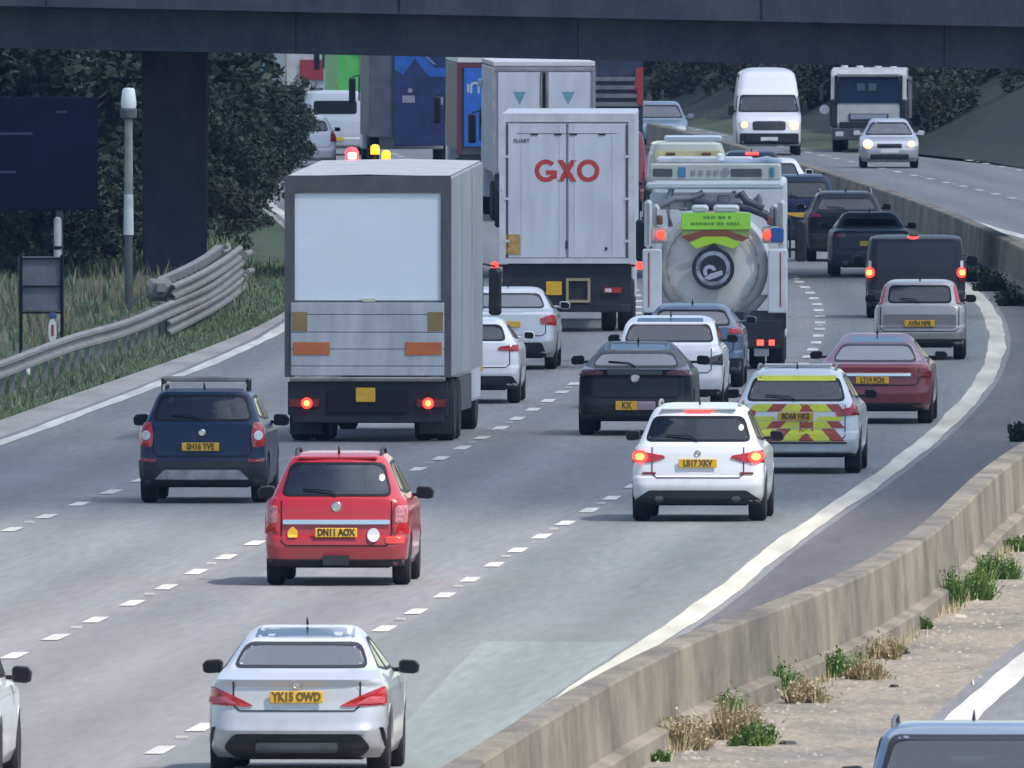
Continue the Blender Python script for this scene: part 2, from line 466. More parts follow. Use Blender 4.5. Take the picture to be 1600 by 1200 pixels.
strip("carriageway", lambda y: R(y) + LOFF(y) - 0.25, lambda y: R(y) + 0.25, 180, 1450, 0.0, M_ROAD)
strip("reserve_surface", lambda y: R(y) + 0.25, lambda y: B(y) + 0.1, 180, 1450, 0.0, M_RESERVE)
strip("opposite_carriageway", lambda y: E(y) - 0.35, lambda y: max(FAR(y), E(y) + 4), 180, 1300, 0.0, M_ROAD2)
strip("sandy_reserve", lambda y: B(y) + 0.1, lambda y: E(y) - 0.35, 180, 1300, 0.0, M_SAND)
strip("verge_channel", lambda y: R(y) + CHAN(y), lambda y: R(y) + LOFF(y) - 0.25, 180, 1100, 0.0, M_STRIPC)
strip("surface_patch", lambda y: R(y) - 1.25 - 0.65*(y-295)/32, lambda y: R(y) - 0.2, 190, 330, 0.006, M_PATCH)
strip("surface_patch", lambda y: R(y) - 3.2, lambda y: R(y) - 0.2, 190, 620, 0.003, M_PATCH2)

wob = lambda y, k: 0.014*math.sin(y*0.21+k) + 0.010*math.sin(y*0.37+2*k) + 0.006*math.sin(y*0.9+k)
strip("edge_line", lambda y: R(y) - 0.155 + wob(y, 1), lambda y: R(y) + 0.155 + wob(y, 4), 185, 1300, 0.008, M_LINEC, step=0.8)
strip("edge_line", lambda y: R(y) + LOFF(y) - 0.12 + wob(y, 2), lambda y: R(y) + LOFF(y) + 0.13 + wob(y, 7), 185, 1300, 0.008, M_LINE, step=0.8)
strip("edge_line", lambda y: E(y) - 0.17 + wob(y, 3), lambda y: E(y) + 0.17 + wob(y, 9), 185, 1150, 0.008, M_LINE, step=0.8)
def dashes(name, off, phase, y0, y1, base=R, wd=0.1, L=2.7, period=7.6):
    mb = MB(); y = y0 + (phase - y0) % period
    rnd = random.Random(int(phase))
    while y < y1:
        l = L * rnd.uniform(0.85, 1.05)
        a, b = y - l/2, y + l/2
        xa, xb = base(a) + off, base(b) + off
        mb.add([(xa - wd, a, 0), (xa + wd, a, 0), (xa+(xb-xa)*.5 + wd, y, 0), (xb + wd*.9, b, 0), (xb - wd, b, 0), (xa+(xb-xa)*.5 - wd, y, 0)],
               [(0, 1, 2, 5), (5, 2, 3, 4)])
        if int(round((y - phase) / period)) % 2 == 0:      # a road stud half way to the next mark
            m_ = y + period / 2; xm = base(m_) + off
            mb.box(xm - 0.06, xm + 0.06, m_ - 0.08, m_ + 0.08, 0.0, 0.02)
        y += period
    o = mb.build(name, M_LINE); o.location.z = 0.009; o["kind"] = 'structure'
dashes("lane_marking", -3.35, 335.5, 190, 1200)
dashes("lane_marking", -6.95, 347.0, 190, 1200)
dashes("lane_marking", -10.6, 385.0, 190, 1200)
dashes("lane_marking", 3.2, 300.0, 190, 1150, base=E, period=9)
dashes("lane_marking", 6.9, 304.0, 190, 880, base=E, period=9)
dashes("lane_marking", 10.6, 304.0, 190, 760, base=E, period=9)

# ---- concrete barrier in the central reserve
def concrete(name, lo, hi):
    m = bpy.data.materials.new(name); m.use_nodes = True
    n = m.node_tree; p = n.nodes["Principled BSDF"]; p.inputs["Roughness"].default_value = 0.9
    tc = n.nodes.new("ShaderNodeTexCoord"); mp = n.nodes.new("ShaderNodeMapping")
    mp.inputs["Scale"].default_value = (1.0, 0.22, 0.5)
    n.links.new(tc.outputs["Object"], mp.inputs[0])
    a = n.nodes.new("ShaderNodeTexNoise"); a.inputs["Scale"].default_value = 1.1; a.inputs["Detail"].default_value = 10; a.inputs["Roughness"].default_value = 0.72
    n.links.new(mp.outputs[0], a.inputs["Vector"])
    cr = n.nodes.new("ShaderNodeValToRGB"); cr.color_ramp.elements[0].position = 0.38; cr.color_ramp.elements[1].position = 0.6
    cr.color_ramp.elements[0].color = (*lo, 1); cr.color_ramp.elements[1].color = (*hi, 1)
    n.links.new(a.outputs["Fac"], cr.inputs["Fac"])
    # run-off streaks: noise stretched along z
    mp2 = n.nodes.new("ShaderNodeMapping"); mp2.inputs["Scale"].default_value = (0.2, 0.42, 0.10)
    n.links.new(tc.outputs["Object"], mp2.inputs[0])
    s_ = n.nodes.new("ShaderNodeTexNoise"); s_.inputs["Scale"].default_value = 0.8; s_.inputs["Detail"].default_value = 8; s_.inputs["Roughness"].default_value = 0.75
    n.links.new(mp2.outputs[0], s_.inputs["Vector"])
    c2 = n.nodes.new("ShaderNodeValToRGB"); c2.color_ramp.elements[0].position = 0.36; c2.color_ramp.elements[1].position = 0.54
    c2.color_ramp.elements[0].color = (0.55, 0.54, 0.53, 1); c2.color_ramp.elements[1].color = (1.05, 1.03, 1, 1)
    n.links.new(s_.outputs["Fac"], c2.inputs["Fac"])
    mx = n.nodes.new("ShaderNodeMixRGB"); mx.blend_type = 'MULTIPLY'; mx.inputs[0].default_value = 0.8
    n.links.new(cr.outputs[0], mx.inputs[1]); n.links.new(c2.outputs[0], mx.inputs[2])
    n.links.new(mx.outputs[0], p.inputs["Base Color"])
    bu = n.nodes.new("ShaderNodeBump"); bu.inputs["Strength"].default_value = 0.35; bu.inputs["Distance"].default_value = 0.05
    n.links.new(a.outputs["Fac"], bu.inputs["Height"]); n.links.new(bu.outputs[0], p.inputs["Normal"])
    return m
M_BARR = concrete("barrier_concrete", (0.135, 0.118, 0.094), (0.265, 0.228, 0.175))
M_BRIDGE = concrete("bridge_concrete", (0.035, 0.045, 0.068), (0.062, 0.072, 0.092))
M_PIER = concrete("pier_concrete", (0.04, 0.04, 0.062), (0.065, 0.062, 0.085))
prof = [(-0.33, 0.0), (-0.32, 0.19), (-0.30, 0.21), (-0.19, 0.24), (-0.15, 0.87), (-0.13, 0.90), (0.13, 0.90), (0.15, 0.87), (0.19, 0.24), (0.30, 0.21), (0.32, 0.19), (0.33, 0.0)]
vs, fs = [], []
n = 330
for i in range(n + 1):
    y = 180 + 1000 * i / n
    for (dx, z) in prof: vs.append((B(y) + dx, y, z))
for i in range(n):
    for k in range(len(prof) - 1):
        p = i * len(prof) + k; fs.append((p, p+1, p+1+len(prof), p+len(prof)))
br = MB().add(vs, fs).build("concrete_barrier", M_BARR, smooth=25)
tag(br, "stained beige concrete safety barrier curving along the central reserve", "barrier")

# ---- guard rail along the left verge: posts, corrugated beam, doubled before the bridge pier
def wbeam(off, z0, y0, y1, h=0.31, d=0.08, base=R):
    mb = MB(); pr = [(0, 0), (d, h*0.12), (d, h*0.28), (0.01, h*0.44), (0.01, h*0.56), (d, h*0.72), (d, h*0.88), (0, h)]
    n = int((y1 - y0) / 3.0)
    vs, fs = [], []
    for i in range(n + 1):
        y = y0 + (y1 - y0) * i / n
        for dx, z in pr: vs.append((base(y) + off(y) + dx, y, z0(y) + z))
    for i in range(n):
        for k in range(len(pr) - 1):
            p = i*len(pr)+k; fs.append((p, p+1, p+1+len(pr), p+len(pr)))
    mb.add(vs, fs); return mb
goff = smooth_curve([(200, -15.95), (474, -15.9), (535, -15.5), (612, -15.05), (700, -15.3)])
gr = empty("guard_rail", (R(470) - 15.9, 470, 0))
tag(gr, "long galvanised steel guard rail on posts beside the grass verge", "guard rail")
def reloc(o, root):
    o.parent = root; o.matrix_parent_inverse = Matrix.Translation(-root.location); return o
reloc(wbeam(goff, lambda y: 0.42 + 0.02*math.sin(y/7) - 0.06*max(0, min(1, (y-500)/40)), 200, 596).build("rail_beam", M_RAIL, smooth=30), gr)
for i in range(96):
    y = 252 + 3.6 * i + (i % 3) * 0.15
    x = R(y) + goff(y)
    reloc(MB().box(x - 0.10, x - 0.015, y - 0.05, y + 0.05, -0.1, 0.72).build("post", M_RAIL), gr)
gd = empty("guard_rail", (R(570) - 15.3, 570, 0))
tag(gd, "stacked extra guard rail beams with a blunt end piece shielding the bridge pier", "guard rail")
reloc(wbeam(lambda y: goff(y) - 0.02, lambda y: 0.68 + 0.015*math.sin(y/9), 540, 594).build("rail_beam", M_RAIL, smooth=30), gd)
reloc(wbeam(lambda y: goff(y) + 0.03, lambda y: 0.06, 536, 597).build("rail_beam", M_RAIL, smooth=30), gd)
for i in range(16):
    y = 541 + 3.4 * i; x = R(y) + goff(y)
    reloc(MB().box(x - 0.16, x - 0.05, y - 0.06, y + 0.06, -0.1, 0.96).build("post", M_GREYP), gd)
b_ = MB()
pts = [(R(y) + goff(y) - 0.45 + (0.25 if y < 545 else 0), y, 0.84 - 0.03*(y-540)/50) for y in range(540, 597, 8)]
for a_, c_ in zip(pts[:-1], pts[1:]):
    b_.add([(a_[0]-.08, a_[1], a_[2]), (a_[0]+.08, a_[1], a_[2]), (c_[0]+.08, c_[1], c_[2]), (c_[0]-.08, c_[1], c_[2]),
            (a_[0]-.08, a_[1], a_[2]+.16), (a_[0]+.08, a_[1], a_[2]+.16), (c_[0]+.08, c_[1], c_[2]+.16), (c_[0]-.08, c_[1], c_[2]+.16)],
           [(0,1,2,3),(4,7,6,5),(0,4,5,1),(1,5,6,2),(2,6,7,3),(3,7,4,0)])
reloc(b_.build("top_rail", M_RAIL), gd)
x, y = R(541) + goff(541) - 0.28, 541
reloc(MB().cbox(x, y, 0.86, 0.50, 0.5, 0.42, 0.08).build("end_piece", M_RAIL), gd)
x, y = R(593) + goff(593) + 0.1, 593
e1 = MB(); e1.tube([(x-.45, y, 0.85), (x-.3, y+1, 0.88), (x-.38, y+2, 0.98)], 0.05); e1.tube([(x, y, .8), (x+.1, y+2, .82)], .07); e1.tube([(x+.05, y, .45), (x+.15, y+2, .45)], .06)
reloc(e1.build("end_piece", M_RAIL, smooth=40), gd)

# ---- the bridge over the road, with its pier
bt = empty("road_bridge", (-6, 612, 0))
tag(bt, "dark concrete overbridge with deep edge beams crossing above the motorway", "bridge")
def deckz(x): return 4.86 - 0.0205 * (x + 7.5)
def slab(mb, x0, x1, y0, y1, za, zb, n=1):
    mb.add([(x0,y0,deckz(x0)+za),(x1,y0,deckz(x1)+za),(x1,y1,deckz(x1)+za),(x0,y1,deckz(x0)+za),
            (x0,y0,deckz(x0)+zb),(x1,y0,deckz(x1)+zb),(x1,y1,deckz(x1)+zb),(x0,y1,deckz(x0)+zb)],
           [(0,3,2,1),(4,5,6,7),(0,1,5,4),(1,2,6,5),(2,3,7,6),(3,0,4,7)])
m_ = MB()
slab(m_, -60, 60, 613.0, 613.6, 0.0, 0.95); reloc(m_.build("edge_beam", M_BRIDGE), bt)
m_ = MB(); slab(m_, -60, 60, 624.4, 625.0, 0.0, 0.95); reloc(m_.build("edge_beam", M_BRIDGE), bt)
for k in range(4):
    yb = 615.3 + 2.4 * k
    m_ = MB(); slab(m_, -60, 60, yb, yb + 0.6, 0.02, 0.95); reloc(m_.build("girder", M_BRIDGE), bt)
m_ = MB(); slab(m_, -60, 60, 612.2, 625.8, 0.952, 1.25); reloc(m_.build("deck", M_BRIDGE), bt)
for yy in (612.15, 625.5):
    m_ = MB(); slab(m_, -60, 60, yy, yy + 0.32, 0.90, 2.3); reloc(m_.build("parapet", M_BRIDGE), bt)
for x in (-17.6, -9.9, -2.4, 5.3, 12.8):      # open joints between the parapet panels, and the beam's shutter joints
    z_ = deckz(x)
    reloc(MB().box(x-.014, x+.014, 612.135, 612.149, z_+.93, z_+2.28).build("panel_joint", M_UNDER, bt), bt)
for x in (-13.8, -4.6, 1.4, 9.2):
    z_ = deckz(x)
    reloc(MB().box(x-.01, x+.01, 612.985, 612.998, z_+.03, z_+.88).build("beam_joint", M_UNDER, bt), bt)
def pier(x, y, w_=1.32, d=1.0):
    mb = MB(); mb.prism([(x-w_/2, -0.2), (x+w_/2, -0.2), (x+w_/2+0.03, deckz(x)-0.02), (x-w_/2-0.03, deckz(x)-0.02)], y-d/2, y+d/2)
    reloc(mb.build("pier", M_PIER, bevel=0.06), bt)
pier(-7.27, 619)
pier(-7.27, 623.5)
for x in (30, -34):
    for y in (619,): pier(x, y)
# ---- things on the left verge
p = at(201, 490); s0 = (490 - HOR) / CAMH
t = empty("camera_mast", p)
tag(t, "slim grey camera mast with a white domed head in front of the bridge pier", "mast")
MB().lathe([(0, 0.085), (1.6, 0.075)], (0, 0, 0), 'z', 14).build("post", M_GREYP, t, smooth=40, label="dark lower post")
MB().lathe([(1.55, 0.10), (2.35, 0.09)], (0, 0, 0), 'z', 14).build("sleeve", mat("white_sleeve", (0.6, 0.62, 0.62), 0.5, var=.15), t, smooth=40)
MB().lathe([(2.35, 0.085), (3.85, 0.075)], (0, 0, 0), 'z', 14).build("post", mat("pole_grey", (0.27, 0.28, 0.26), 0.6, var=.2), t, smooth=40, label="grey upper post")
MB().lathe([(3.83, 0.10), (3.86, 0.16), (4.02, 0.17), (4.06, 0.13)], (0, 0, 0), 'z', 16).build("collar", M_GREYP, t, smooth=30)
MB().lathe([(4.05, 0.14), (4.12, 0.155), (4.40, 0.125), (4.44, 0.10), (4.45, 0.0)], (0, 0, 0), 'z', 18).build("head", mat("mast_white", (0.85, 0.87, 0.88), 0.4), t, smooth=30)

p = at(62, 556)
t = empty("roadside_sign", p)
tag(t, "small grey sign seen from behind on two dark posts by the guard rail", "sign")
MB().cbox(0, 0.06, 1.30, 0.78, 0.03, 0.98, 0.01).build("panel", mat("sign_back_grey", (0.15, 0.17, 0.20), 0.6, var=.15), t)
for x in (-0.34, 0.40):
    MB().lathe([(0, 0.032), (1.82, 0.032)], (x, 0, 0), 'z', 10).build("post", M_TRIM, t)
for za, zb_ in ((.76, .80), (1.24, 1.27), (1.74, 1.77)): MB().box(-0.37, 0.4, -0.02, 0.03, za, zb_).build("crossbar", M_TRIM, t)
p = at(90, 522)
t = empty("marker_pole", p)
tag(t, "pale grey round pole standing just behind the small grey sign", "pole")
MB().lathe([(0, 0.075), (2.15, 0.07), (2.2, 0.05), (2.21, 0)], (0, 0, 0), 'z', 14).build("post", mat("pale_pole", (0.42, 0.43, 0.42), .6, var=.2), t, smooth=40)
MB().lathe([(1.6, 0.082), (1.66, 0.082)], (0, 0, 0), 'z', 14).build("clamp", M_TRIM, t, smooth=40)
p = at(82, 556)
t = empty("marker_post", p)
tag(t, "short white marker post with a dark red rectangle and blue top", "marker post")
MB().lathe([(0, 0.03), (.35, 0.03)], (0, 0, 0), 'z', 8).build("stem", M_GREYP, t)
b_ = MB(); po = []
for k in range(16):
    a = 2*PI*k/16; po.append((0.075*math.cos(a), 0.45 + 0.17*math.sin(a) + (0.05 if math.sin(a) > 0 else -.05)))
b_.prism(po, -0.03, 0.03); b_.build("plate", M_PLATEW, t)
MB().box(-0.022, 0.022, -0.038, -0.032, 0.36, 0.56).build("reflector", mat("reflector_red", (0.35, 0.03, 0.03), .4), t)
MB().cbox(0, 0, 0.73, 0.14, 0.07, 0.11, 0.02).build("cap", mat("cap_blue", (0.03, 0.10, 0.25), .5), t)
p = at(42, 594)
t = MB().lathe([(0.0, 0.055), (0.22, 0.055), (0.25, 0.03), (.25, 0)], (0, 0, 0), 'z', 12).build("delineator", M_PLATEW, smooth=40)
t.location = p
tag(t, "stubby white delineator at the foot of the guard rail", "delineator")

t = empty("direction_sign", (-10.6, 598, 0))
tag(t, "very large dark navy road sign looming beside the bridge pier", "sign")
MB().cbox(0, 0, 2.84, 4.0, 0.06, 2.34, 0.015).build("panel", mat("sign_navy", (0.003, 0.007, 0.024), .7, spec=.12, var=.35, vscale=.8), t)
for x in (-1.4, 1.2): MB().box(x-.07, x+.07, 0.10, 0.24, 0, 3.9).build("post", M_GREYP, t)
for x, z, w_ in ((1.25, 3.70, .22), (.2, 3.25, .9), (-.4, 2.45, 1.4)):
    MB().cbox(x, -0.035, z, w_, .008, .05, .002).build("faint_marking", mat("sign_faint", (0.022, 0.04, 0.095), .6), t)
# ---------------------------------------------------------------- car builder
def poly_dense(poly, d=0.07):
    out = []
    n = len(poly)
    for i in range(n):
        a, b = poly[i], poly[(i+1) % n]
        L = math.hypot(b[0]-a[0], b[1]-a[1]); k = max(1, int(L / d))
        for j in range(k): out.append((a[0]+(b[0]-a[0])*j/k, a[1]+(b[1]-a[1])*j/k))
    return out
def poly_round(poly, r=0.04, n=3):
    out = []; N = len(poly)
    for i in range(N):
        p0, p, p1 = poly[i-1], poly[i], poly[(i+1) % N]
        def toward(q):
            L = math.hypot(q[0]-p[0], q[1]-p[1]); k = min(r / max(L, 1e-6), 0.45)
            return (p[0]+(q[0]-p[0])*k, p[1]+(q[1]-p[1])*k)
        a, b = toward(p0), toward(p1)
        for j in range(n + 1):
            t = j / n
            out.append(((1-t)**2*a[0]+2*t*(1-t)*p[0]+t*t*b[0], (1-t)**2*a[1]+2*t*(1-t)*p[1]+t*t*b[1]))
    return out
def centroid(poly):
    A = cx = cy = 0
    for i in range(len(poly)):
        x0, y0 = poly[i]; x1, y1 = poly[(i+1) % len(poly)]
        c = x0*y1 - x1*y0; A += c; cx += (x0+x1)*c; cy += (y0+y1)*c
    return (cx/(3*A), cy/(3*A))
def inside(poly, x, y):
    c = False; n = len(poly)
    for i in range(n):
        x0, y0 = poly[i]; x1, y1 = poly[(i+1) % n]
        if (y0 > y) != (y1 > y) and x < (x1-x0)*(y-y0)/(y1-y0)+x0: c = not c
    return c
def shrink(poly, d):
    c = centroid(poly); out = []
    w = max(p[0] for p in poly)-min(p[0] for p in poly); h = max(p[1] for p in poly)-min(p[1] for p in poly)
    fx, fy = max(0.05, 1-2*d/w), max(0.05, 1-2*d/h)
    return [(c[0]+(x-c[0])*fx, c[1]+(y-c[1])*fy) for x, y in poly]
def rect(cx, cz, w_, h_, wt=None, r=0.02):
    wt = w_ if wt is None else wt
    return poly_round([(cx-w_/2, cz-h_/2), (cx+w_/2, cz-h_/2), (cx+wt/2, cz+h_/2), (cx-wt/2, cz+h_/2)], r)
def oval(cx, cz, a, b, n=20): return [(cx+a*math.cos(2*PI*i/n), cz+b*math.sin(2*PI*i/n)) for i in range(n)]
def mirrored(poly): return [(-x, z) for x, z in reversed(poly)]

class Shell:
    def __init__(s, P):
        s.L, s.rear, s.front, s.wid = P['L'], P['rear'], P['front'], P['width']
        s.bow, s.rc = P.get('bow', 0.05), P.get('rc', 0.16)
        s.fbow, s.frc = P.get('fbow', 0.12), P.get('frc', 0.25)
        s.rt, s.ft = P.get('rtaper', 0.035), P.get('ftaper', 0.06)
        s.yt = P.get('ytaper', 1.1); s.P = P
        s.zmax = s.rear[-1][0]
    def yr(s, z): return lerp_table(s.rear, z)
    def yf(s, z): return lerp_table(s.front, z)
    def w(s, z): return lerp_table(s.wid, z)
    def T(s, y):
        a = max(0.0, (s.yt - y) / s.yt); b = max(0.0, (y - (s.L - s.yt)) / s.yt)
        return 1 - s.rt * a * a - s.ft * b * b
    def kz(s, z):      # near the roof the rear and front ends close in: shrink the corner radii with them
        return max(0.02, min(1.0, 0.40 * (s.yf(z) - s.yr(z)) / (s.bow + s.rc), 0.40 * (s.yf(z) - s.yr(z)) / (s.fbow + s.frc)))
    def rcz(s, z): return s.rc * s.kz(z)
    def fcz(s, z): return s.frc * s.kz(z)
    def bz(s, z): return s.bow * s.kz(z)
    def fbz(s, z): return s.fbow * s.kz(z)
    def R_(s, x, z):
        w = s.w(z) * s.T(s.yr(z) + s.bz(z) + s.rcz(z)); u = min(abs(x) / w, 1.0)
        rc = s.rcz(z); c = min(max((abs(x) - (w - rc)) / rc, 0), 1.0)
        return s.yr(z) + s.bz(z) * u * u + rc * (1 - math.sqrt(max(0, 1 - c * c)))
    def F_(s, x, z):
        w = s.w(z) * s.T(s.yf(z) - s.fbz(z) - s.fcz(z)); u = min(abs(x) / w, 1.0)
        rc = s.fcz(z); c = min(max((abs(x) - (w - rc)) / rc, 0), 1.0)
        return s.yf(z) - s.fbz(z) * u * u - rc * (1 - math.sqrt(max(0, 1 - c * c)))
    def rearp(s, x, z, off):
        w = s.w(z) * s.T(s.yr(z) + s.bz(z) + s.rcz(z)); x = max(-w * 0.9995, min(w * 0.9995, x))
        rc = s.rcz(z); c = min(max((abs(x) - (w - rc)) / rc, 0), 1.0)
        sx = (1 if x > 0 else -1) * off * c
        return (x + sx, s.R_(x, z) - off * math.sqrt(1 - c * c) - off * 0.25, z)
    def frontp(s, x, z, off):
        w = s.w(z) * s.T(s.yf(z) - s.fbz(z) - s.fcz(z)); x = max(-w * 0.9995, min(w * 0.9995, x))
        c = min(max((abs(x) - (w - s.fcz(z))) / s.fcz(z), 0), 1.0)
        sx = (1 if x > 0 else -1) * off * c
        return (x + sx, s.F_(x, z) + off * math.sqrt(1 - c * c) + off * .25, z)
    def sidep(s, sg):
        return lambda y, z, off: (sg * (s.w(z) * s.T(y) + off), y, z)
    def mesh(s, cuts_rear=(), cuts_front=(), cuts_side=()):
        P = s.P; zs = []
        z0 = s.rear[0][0]; z = z0
        ctrl = sorted(set([p[0] for p in s.rear] + [p[0] for p in s.front] + [p[0] for p in s.wid]))
        ctrl = [c for c in ctrl if z0 <= c <= s.zmax]
        for a, b in zip(ctrl[:-1], ctrl[1:]):
            k = max(1, int(math.ceil((b - a) / 0.05)))
            zs += [a + (b - a) * j / k for j in range(k)]
        zs.append(s.zmax)
        nR, nS = 28, 56
        wheels = [(P['wy'][0], P['wr'] + 0.055), (P['wy'][1], P['wr'] + 0.055)]
        verts, rows = [], []
        kinds = []
        for z in zs:
            row = []
            wz = s.w(z)
            wr_ = wz * s.T(s.yr(z) + s.bz(z) + s.rcz(z)); wf_ = wz * s.T(s.yf(z) - s.fbz(z) - s.fcz(z))
            ye, fe = s.R_(wr_, z), s.F_(wf_, z)
            if fe < ye: fe = ye = (fe + ye) / 2
            ring = []
            for i in range(nR + 1):
                x = wr_ * math.sin((i / nR - 0.5) * PI); ring.append((x, s.R_(x, z), z))
            for i in range(1, nS):
                y = ye + (fe - ye) * i / nS; ring.append((wz * s.T(y), y, z))
            for i in range(nR + 1):
                x = wf_ * math.sin((0.5 - i / nR) * PI); ring.append((x, s.F_(x, z), z))
            for i in range(1, nS):
                y = fe + (ye - fe) * i / nS; ring.append((-wz * s.T(y), y, z))
            for (x, y, zz) in ring:
                if abs(x) > wz * 0.72:
                    for (yw, ra) in wheels:
                        dy = abs(y - yw)
                        if dy < ra: zz = max(zz, P['wr'] + math.sqrt(ra * ra - dy * dy))
                row.append(len(verts)); verts.append((x, y, zz))
            rows.append(row)
        M = len(rows[0]); faces = []
        for a, b in zip(rows[:-1], rows[1:]):
            for j in range(M):
                f = (a[j], a[(j+1) % M], b[(j+1) % M], b[j])
                cx = sum(verts[i][0] for i in f)/4; cy = sum(verts[i][1] for i in f)/4; cz = sum(verts[i][2] for i in f)/4
                if j < nR:
                    if any(inside(c, cx, cz) for c in cuts_rear): continue
                elif j < nR + nS or j >= 2*nR + nS:
                    if any(inside(c, cy, cz) for c in cuts_side): continue
                else:
                    if any(inside(c, cx, cz) for c in cuts_front): continue
                faces.append(f)
        faces.append(tuple(rows[-1]))
        return MB().add(verts, faces)

def patch(mb, fn, poly, off, rings=(1.0, 0.8, 0.5, 0.22), thick=True):
    poly = poly_dense(poly); c = centroid(poly); N = len(poly); base = len(mb.v)
    for r in rings:
        for (x, z) in poly:
            mb.v.append(fn(c[0] + (x-c[0])*r, c[1] + (z-c[1])*r, off))
    mb.v.append(fn(c[0], c[1], off))
    for k in range(len(rings) - 1):
        for i in range(N):
            mb.f.append((base+k*N+i, base+k*N+(i+1)%N, base+(k+1)*N+(i+1)%N, base+(k+1)*N+i))
    last = base + (len(rings)-1)*N
    for i in range(N): mb.f.append((last+i, last+(i+1)%N, base+len(rings)*N))
    if thick:    # a rim back to the body
        b2 = len(mb.v)
        for (x, z) in poly: mb.v.append(fn(x, z, -0.01))
        for i in range(N): mb.f.append((base+(i+1)%N, base+i, b2+i, b2+(i+1)%N))
    return mb
def frame_ring(mb, fn, poly, d, off):
    outer = poly_dense(poly); inner = shrink(outer, d); N = len(outer); base = len(mb.v)
    for (x, z) in outer: mb.v.append(fn(x, z, off))
    for (x, z) in inner: mb.v.append(fn(x, z, off))
    for (x, z) in outer: mb.v.append(fn(x, z, -0.012))
    for i in range(N):
        mb.f.append((base+i, base+(i+1)%N, base+N+(i+1)%N, base+N+i))
        mb.f.append((base+(i+1)%N, base+i, base+2*N+i, base+2*N+(i+1)%N))
    return mb

def wheel(parent, x, y, r, tw=0.215, sg=1, rim=M_RIM, lorry=False):
    t = MB(); q = r * 0.90
    t.lathe([(-tw/2, r*0.60), (-tw/2, q), (-tw/2+0.03, r*0.985), (-tw/2+.05, r), (tw/2-.05, r), (tw/2-0.03, r*0.985), (tw/2, q), (tw/2, r*0.60)], (0,0,0), 'x', 36)
    o = t.build("wheel", M_TYRE, parent, smooth=35); o.location = (x, y, r)
    m_ = MB(); e = sg * (tw/2 - 0.02)
    m_.lathe([(0, r*0.62), (0.02*sg, r*0.62), (0.02*sg, r*0.56), (-0.04*sg, r*0.54), (-0.05*sg, 0.0)], (e, 0, 0), 'x', 24)
    for k in range(5):      # spokes
        a = 2*PI*k/5; ca, sa = math.cos(a), math.sin(a); rr = r*0.57; ww = r*0.09
        x0, x1 = e - 0.035*sg, e + 0.012*sg
        vs = [(X, ca*d1 - sa*w1, sa*d1 + ca*w1) for X in (x0, x1) for d1, w1 in ((0.02, -ww), (rr, -ww*.7), (rr, ww*.7), (0.02, ww))]
        m_.add(vs, [(0,1,2,3),(7,6,5,4),(0,4,5,1),(1,5,6,2),(2,6,7,3),(3,7,4,0)])
    m_.build("rim", rim, o, smooth=40)
    return o

def W_(top, belt, W, zb=0.2, H=1.5, shoulder=0.045):
    return [(zb, W*0.93), (zb+0.12, W*0.985), (zb+0.35, W), (belt-0.12, W*0.985), (belt-0.03, W*0.955), (belt+0.02, W*0.955-shoulder),
            (H-0.15, top+0.075), (H-0.09, top+0.04), (H-0.05, top), (H-0.024, top*0.93), (H-0.008, top*0.83), (H, top*0.70)]

